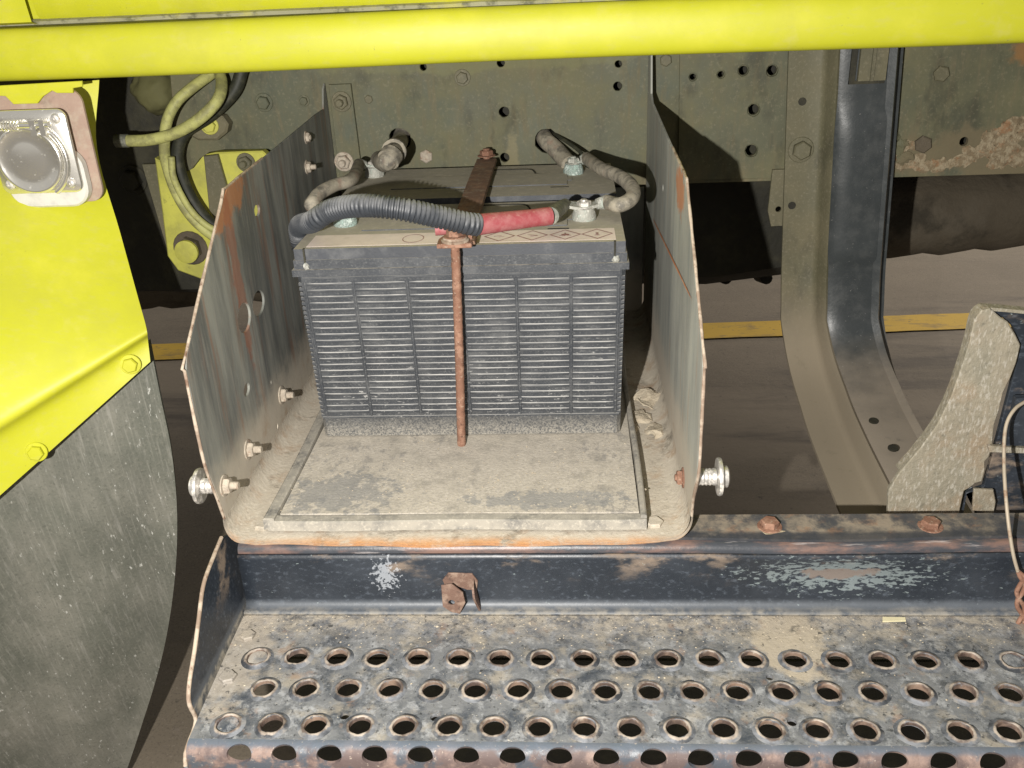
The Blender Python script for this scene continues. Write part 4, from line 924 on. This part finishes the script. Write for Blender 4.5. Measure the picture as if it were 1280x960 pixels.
# rolled front edge with its own row of slots (round holes run over the bend)
def emap(x, u, off=0):
    R = .011
    if u < 0: return Vector((x, yE-u*-1 if False else yE+(-u), ZT+off))
    L = R*math.pi/2
    if u < L: a = u/R; return Vector((x, yE-(R+off)*math.sin(a), ZT-R+(R+off)*math.cos(a)))
    return Vector((x, yE-R-off, ZT-R-(u-L)))
bm = bmesh.new(); U0, U1 = 0.0, .055; uc = .0125; nn = 24
xs0 = -.2015; first = -.1580; cells = []
x = first
while x < sx1-pitch: cells.append(x); x += pitch
def cell(xa_, xb_, ua, ub, cx, cu, rx_, ru):
    inner = []; outer = []; mids = []
    for k in range(nn):
        a = 2*math.pi*k/nn+math.pi/nn; ca, sa = math.cos(a), math.sin(a)
        inner.append((cx+rx_*ca, cu+ru*sa))
        tx_ = ((xb_-cx)/ca if ca > 0 else (xa_-cx)/ca) if abs(ca) > 1e-6 else 9; tu = ((ub-cu)/sa if sa > 0 else (ua-cu)/sa) if abs(sa) > 1e-6 else 9
        t = min(tx_, tu); outer.append((cx+ca*t, cu+sa*t))
    for qx in (xa_, xb_):
        for qu in (ua, ub):
            kk = min(range(nn), key=lambda k: (outer[k][0]-qx)**2+(outer[k][1]-qu)**2); outer[kk] = (qx, qu)
    rings = []
    for j in range(5):
        t = j/4; rings.append([bm.verts.new(emap(inner[k][0]*(1-t)+outer[k][0]*t, inner[k][1]*(1-t)+outer[k][1]*t, .0004*(1-t))) for k in range(nn)])
    for a_, b_ in zip(rings, rings[1:]):
        for k in range(nn): bm.faces.new((a_[k], a_[(k+1) % nn], b_[(k+1) % nn], b_[k]))
    down = [bm.verts.new(emap(inner[k][0], inner[k][1], -.003)) for k in range(nn)]
    for k in range(nn): bm.faces.new((rings[0][k], down[k], down[(k+1) % nn], rings[0][(k+1) % nn]))
for cx in cells: cell(cx-pitch/2, cx+pitch/2, 0, .026, cx, uc, .0102, .0082)
def strip(xa_, xb_, ua, ub, nx_=2, nu=8):
    grid(bm, [[emap(xa_+(xb_-xa_)*i/nx_, ua+(ub-ua)*j/nu) for j in range(nu+1)] for i in range(nx_+1)])
strip(xs0, cells[0]-pitch/2, 0, .026); strip(xs0, cells[-1]+pitch/2, .026, .05, 60, 3)
fin('front_edge', bm, 'tread_edge', stp, 50)
# unseen lower step plate, added to shade the floor
bm = bmesh.new(); box(bm, (sx0, -.30, -.42), (sx1+.6, -.13, -.412)); fin('lower_shade_tread', bm, 'navy', stp, bev=.001)
bm = bmesh.new(); box(bm, (sx0, -.129, -.42), (sx1+.6, -.125, -.20)); fin('lower_shade_riser', bm, 'grease', stp, bev=.001)  # coloured black so the tread holes above look dark
# left end plate
E_ = [(-.181, -.008), (-.206, -.012), (-.237, -.019), (-.262, -.036), (-.285, -.052), (-.308, -.066), (-.318, -.078), (-.316, -.100), (-.342, -.106), (-.350, -.120), (-.33, -.125), (-.19, -.125), (-.150, -.09), (-.150, -.022)]
bm = plate(E_, [], .003, 'x', -.2085, .0004)
for v in bm.verts: v.co.x -= max(0, (v.co.z+.089))*.10
fin('end_plate', bm, 'navy', stp)
bm = bmesh.new(); P = resample(spline([Vector((-.2085-max(0, z+.089)*.10, y, z)) for y, z in E_[:10]], 4), .005); tube(bm, P, .0019, 8); fin('end_plate_edge', bm, 'box_edge', stp, 60)
for px, py, r, mt, kd in ((310, 796, .0072, 'tread', 'flat'), (285, 848, .0078, 'tread', 'flat')):
    q = BZ(px, py, ZT); bolt(stp, (q.x, q.y, ZT), (0, 0, 1), r, mt, kd)
for px, py in ((962, 657), (1163, 657)):
    q = BZ(px, py, -.016); bolt(stp, (q.x, q.y, -.0172), (0, 0, 1), .0085, 'rust')
    bm = bmesh.new(); bmesh.ops.create_icosphere(bm, subdivisions=3, radius=.013, matrix=Matrix.Translation((q.x, q.y, -.0185)))
    for v in bm.verts: v.co.z = -.0185+abs(v.co.z+.0185)*.12+.0005; v.co.x = q.x+(v.co.x-q.x)*1.5; v.co += Vector((1, 1, .1))*noise.noise(v.co*90)*.008
    for v in bm.verts: v.co.y = max(min(v.co.y, -.138), -.1685)
    fin('rust_scab', bm, 'crust', stp)

# clip on the riser
cl = root('spring_clip', (0, -.185, -.085), 'small rusty two-legged steel clip on the blue riser below the clamp rod', 'clip')
def cz(px, py, Y=-.186): q = BY(px, py, Y); return (q.x, q.z)
fin('left_leg', plate([cz(*p) for p in ((553, 724), (566, 722), (580, 733), (583, 745), (576, 759), (566, 757), (555, 750))], [circ(*cz(566, 745), .003, 12)], .002, 'y', -.195, .0004), 'clip_steel', cl)
fin('bridge', plate([cz(*p) for p in ((553, 726), (560, 717), (590, 718), (597, 727), (596, 738), (584, 738), (570, 733), (557, 735))], [], .002, 'y', -.1845, .0004), 'clip_steel', cl)
bm = bmesh.new(); a, b = [Vector((q[0], -.185, q[1])) for q in (cz(592, 722), cz(600, 757))]
grid(bm, [[a+Vector((0, 0, 0)), a+Vector((.001, -.012, -.003)), a+Vector((.002, -.017, -.012))], [a.lerp(b, .5), a.lerp(b, .5)+Vector((.001, -.006, 0)), a.lerp(b, .5)+Vector((.001, -.013, -.004))], [b, b+Vector((.001, -.003, 0)), b+Vector((.001, -.006, -.002))]]); thick(bm, .002); fin('right_leg', bm, 'clip_steel', cl)
# paint flake
bm = plate([(0, 0), (.021, .001), (.022, .006), (.002, .0065)], [], .0012, 'z', 0, .0002); q = BZ(1103, 778, ZT)
for v in bm.verts: v.co += Vector((q.x, q.y, ZT+.0006))
fin('paint_flake', bm, 'chip', label='pale yellow paint flake lying on the step tread near the right', cat='paint flake')
# grit scattered on step and box floor
bm = bmesh.new()
for k in range(900):
    if k % 3: x = random.uniform(-.2, .6); y = YS-.012-abs(random.gauss(0, .05)); z = ZT
    else: x = random.uniform(XL+.03, XR-.03); y = random.uniform(-.168, -.01); z = -.0012 if y > ty0 else z0
    if z == ZT and (y < -.34 or any((x-a)**2+(y-b)**2 < .0175**2 for a, b, _ in spots)): continue
    s = random.uniform(.0004, .0012)*(1.6 if random.random() < .05 else 1)
    vs = [bm.verts.new((x+s*math.cos(a+random.uniform(-.4, .4)), y+s*math.sin(a), z+random.uniform(.0001, s*.3))) for a in (0, 1.5, 3.1, 4.6)]
    top = bm.verts.new((x, y, z+s*.8))
    for i in range(4): bm.faces.new((vs[i], vs[(i+1) % 4], top))
fin('grit', bm, 'clod', kind='stuff', label='pale grit and mud crumbs scattered over step and tray', cat='grit')

# ------------------------------------------------------------------ curved hanger
hg = root('step_hanger', (.48, .2, -.1), 'tall olive curved channel hanger bending forward from rail to step, right of box', 'hanger')
path = spline([(.385, .46), (.385, .36), (.385, .22), (.385, .10), (.385, .03), (.375, -.03), (.335, -.085), (.26, -.118), (.16, -.133), (.06, -.140), (-.03, -.143), (-.12, -.146)] and
              [Vector((0, y, z)) for y, z in ((.385, .46), (.385, .36), (.385, .22), (.385, .10), (.383, .03), (.368, -.035), (.325, -.085), (.25, -.115), (.16, -.130), (.06, -.139), (-.03, -.146), (-.10, -.15))], 8)
def sweep(prof, tw=0, t=.005, pstep=1, i0=0, i1=None, name='', mt='', wid=lambda y: 1, ang=50):
    bm = bmesh.new(); rows = []; PP = path[i0:i1]
    for i, p in enumerate(PP):
        q = PP[min(i+1, len(PP)-1)]-PP[max(i-1, 0)]; q.normalize(); nrm_ = Vector((0, q.z, -q.y)); 
        if nrm_.y > 0 and abs(q.z) > .3: nrm_ = -nrm_
        if nrm_.z < -.5: nrm_ = -nrm_
        nrm_ = Vector((0, -abs(q.z), abs(q.y)))
        lx_ = -(.012+.050*max(p.z, 0))*min(1, max(0, (p.z+.11)/.09))
        rows.append([Vector((u+lx_, 0, 0))+p+nrm_*v for u, v in prof(p)])
    grid(bm, rows); thick(bm, t); return fin(name, bm, mt, hg, ang)
def pr1(p):
    k = 1+.0*(p.y); return [(.4205, 0), (.440, 0), (.461, 0), (.468, .003), (.473, .012), (.4755, .026), (.479, .031)]
def pr2(p):
    b_ = .0035*(1 if .07 < p.z < .27 else 0)
    return [(.4785, .0312), (.484, .0335+b_), (.500, .034+b_), (.530, .034+b_), (.537, .0330+b_)]
def pr3(p): return [(.5365, .0335), (.541, .036), (.5435, .030), (.544, .010), (.546, .002), (.556, .0), (.563, .0)]
sweep(pr1, name='outer_flange', mt='rail_plain'); sweep(pr2, name='channel_face', mt='hanger_dark'); sweep(pr3, name='inner_flange', mt='hanger_dark')
q = BY(1001, 187, .38); bolt(hg, (q.x, .380, q.z), (0, -1, 0), .0125, 'rail_plain')
for px, py in ((1003, 127), (990, 257)):
    q = BY(px, py, .379); bm = bmesh.new(); lathe(bm, [(.0052, 0), (.0052, .0008), (.001, .0008)], 14, aim((q.x, .3798, q.z), (0, -1, 0))); fin('bolt_hole', bm, 'grease', hg)
for px, py, r in ((1084, 124, .003), (1067, 220, .0042), (1066, 231, .0045)):
    q = BY(px, py, .347); bm = bmesh.new(); lathe(bm, [(r, 0), (r, .0008), (.001, .0008)], 14, aim((q.x, .347, q.z), (0, -1, 0))); fin('pin_hole', bm, 'grease', hg)
for px, py in ((1092, 527), (1116, 561)):
    q = BZ(px, py, -.088); bm = bmesh.new(); lathe(bm, [(.006, 0), (.006, .002), (.001, .002)], 14, aim((q.x, q.y, q.z), (0, -.2, 1))); fin('slot', bm, 'grease', hg)
# open pocket at the top of the hanger
q0, q1 = BY(1066, 55, .344), BY(1105, 104, .344)
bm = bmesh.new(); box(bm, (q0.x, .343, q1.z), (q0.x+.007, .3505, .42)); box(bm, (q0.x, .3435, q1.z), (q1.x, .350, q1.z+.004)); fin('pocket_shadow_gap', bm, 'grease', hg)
bm = bmesh.new(); box(bm, (q0.x+.010, .340, q1.z+.004), (q1.x, .347, .42)); box(bm, (q0.x+.024, .337, q1.z+.004), (q0.x+.028, .341, .42)); fin('pocket_strip', bm, 'rail_plain', hg, bev=.001)
# frayed weld spatter
for px, py, s in ((1098, 156, .006), (1092, 182, .007), (1086, 190, .005), (1078, 294, .006), (1120, 188, .007), (1127, 180, .006), (1135, 195, .006), (1118, 172, .005), (1128, 200, .006)):
    Yv = .346 if px < 1110 else .397
    c = BY(px, py, Yv); bm = bmesh.new(); bmesh.ops.create_icosphere(bm, subdivisions=3, radius=s, matrix=Matrix.Translation(c) @ Matrix.Diagonal((1.5, .4, .8, 1)))
    for v in bm.verts: v.co += Vector((noise.noise(v.co*300), 0, noise.noise(v.co*260+Vector((5, 0, 0)))))*.005
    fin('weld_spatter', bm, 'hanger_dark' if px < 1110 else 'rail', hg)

# ------------------------------------------------------------------ gusset and right hand arm
gs = root('gusset_arm', (.45, -.1, -.03), 'tan peeling curved gusset arm rising from the step at the right', 'gusset')
YG = -.085
def gz(px, py, Y=YG): q = BY(px, py, Y); return (q.x, q.z)
jag = lambda pts: [(x+random.uniform(-1.5, 1.5), y+random.uniform(-1.5, 1.5)) for x, y in pts]
Gp = [(1108, 652), (1110, 610), (1124, 588), (1148, 560), (1170, 530), (1188, 494), (1200, 460), (1210, 428), (1217, 398), (1226, 386), (1236, 384), (1250, 396), (1262, 408), (1274, 430), (1262, 470), (1248, 510), (1240, 545), (1238, 560), (1230, 575), (1226, 600), (1214, 606), (1204, 612), (1196, 652)]
Gs = []
for i in range(len(Gp)):
    a, b = Vector(Gp[i]), Vector(Gp[(i+1) % len(Gp)]); Gs.append(tuple(a)); 
    if i > 8: Gs.append(tuple(a.lerp(b, .5)+Vector((random.uniform(-2.5, 2.5), random.uniform(-2, 2)))))
fin('gusset_plate', plate([gz(*p) for p in Gs], [], .006, 'y', YG, .001), 'gusset', gs)
D2 = [(1227, 388), (1240, 382), (1300, 388), (1340, 400), (1340, 470), (1290, 700), (1196, 660), (1204, 612), (1226, 604), (1240, 555), (1262, 470), (1272, 430), (1262, 405), (1250, 394)]
fin('arm_web', plate([gz(*p, YG+.012) for p in D2], [[gz(*p, YG+.012) for p in ((1204, 614), (1214, 608), (1217, 640), (1231, 641), (1232, 652), (1196, 655))]], .006, 'y', YG+.008, .0008), 'navy', gs)
# curved flange of the arm, running back
bm = bmesh.new(); C1 = [gz(*p) for p in ((1124, 588), (1148, 560), (1170, 530), (1188, 494), (1200, 460), (1210, 428), (1217, 398), (1226, 386), (1240, 384), (1300, 390), (1340, 400))]
C1 = [(p.x, p.z) for p in spline([Vector((a, 0, b)) for a, b in C1], 6)]
grid(bm, [[(x+.0005, y, z-.001) for x, z in C1] for y in (YG+.001, YG+.006, YG+.012)]); thick(bm, .003); fin('arm_flange', bm, 'gusset', gs, 60)
fin('tab_plate', plate([gz(*p, YG-.004) for p in ((1216, 609), (1240, 610), (1243, 625), (1238, 650), (1230, 652), (1228, 637), (1214, 636))], [], .004, 'y', YG-.006, .0008), 'gusset', gs)
fin('cross_ledge', plate([gz(*p, YG-.006) for p in ((1234, 556), (1300, 560), (1300, 566), (1236, 564))], [], .006, 'y', YG-.006, .0008), 'gusset', gs)
bm = bmesh.new(); c = BY(1278, 535, -.10); box(bm, (c.x-.010, -.098, c.z-.02), (c.x+.08, -.091, c.z+.03)); fin('hinge_block', bm, 'navy', gs, bev=.002)
# wire
wr = root('pull_wire', BY(1256, 520, -.12), 'thin frayed tan pull wire hanging down over the right end of the step', 'wire')
P = [BY(1285, 500, -.11), BY(1268, 512, -.12), BY(1257, 535, -.13), BY(1255, 580, -.15), BY(1259, 640, -.18), BY(1266, 690, -.195), BY(1274, 720, -.20)]
bm = bmesh.new(); tube(bm, spline(P, 8), .0016, 8); fin('wire_strand', bm, 'wire', wr, 60)
for ph in (0, 1):
    P = [BY(1273, 715, -.20)]+[BY(1276+5*math.sin(k*1.3+ph*2), 722+k*9, -.202) for k in range(9)]
    bm = bmesh.new(); tube(bm, spline(P, 6), .0021, 8); fin('twisted_end', bm, 'rust', wr, 60)
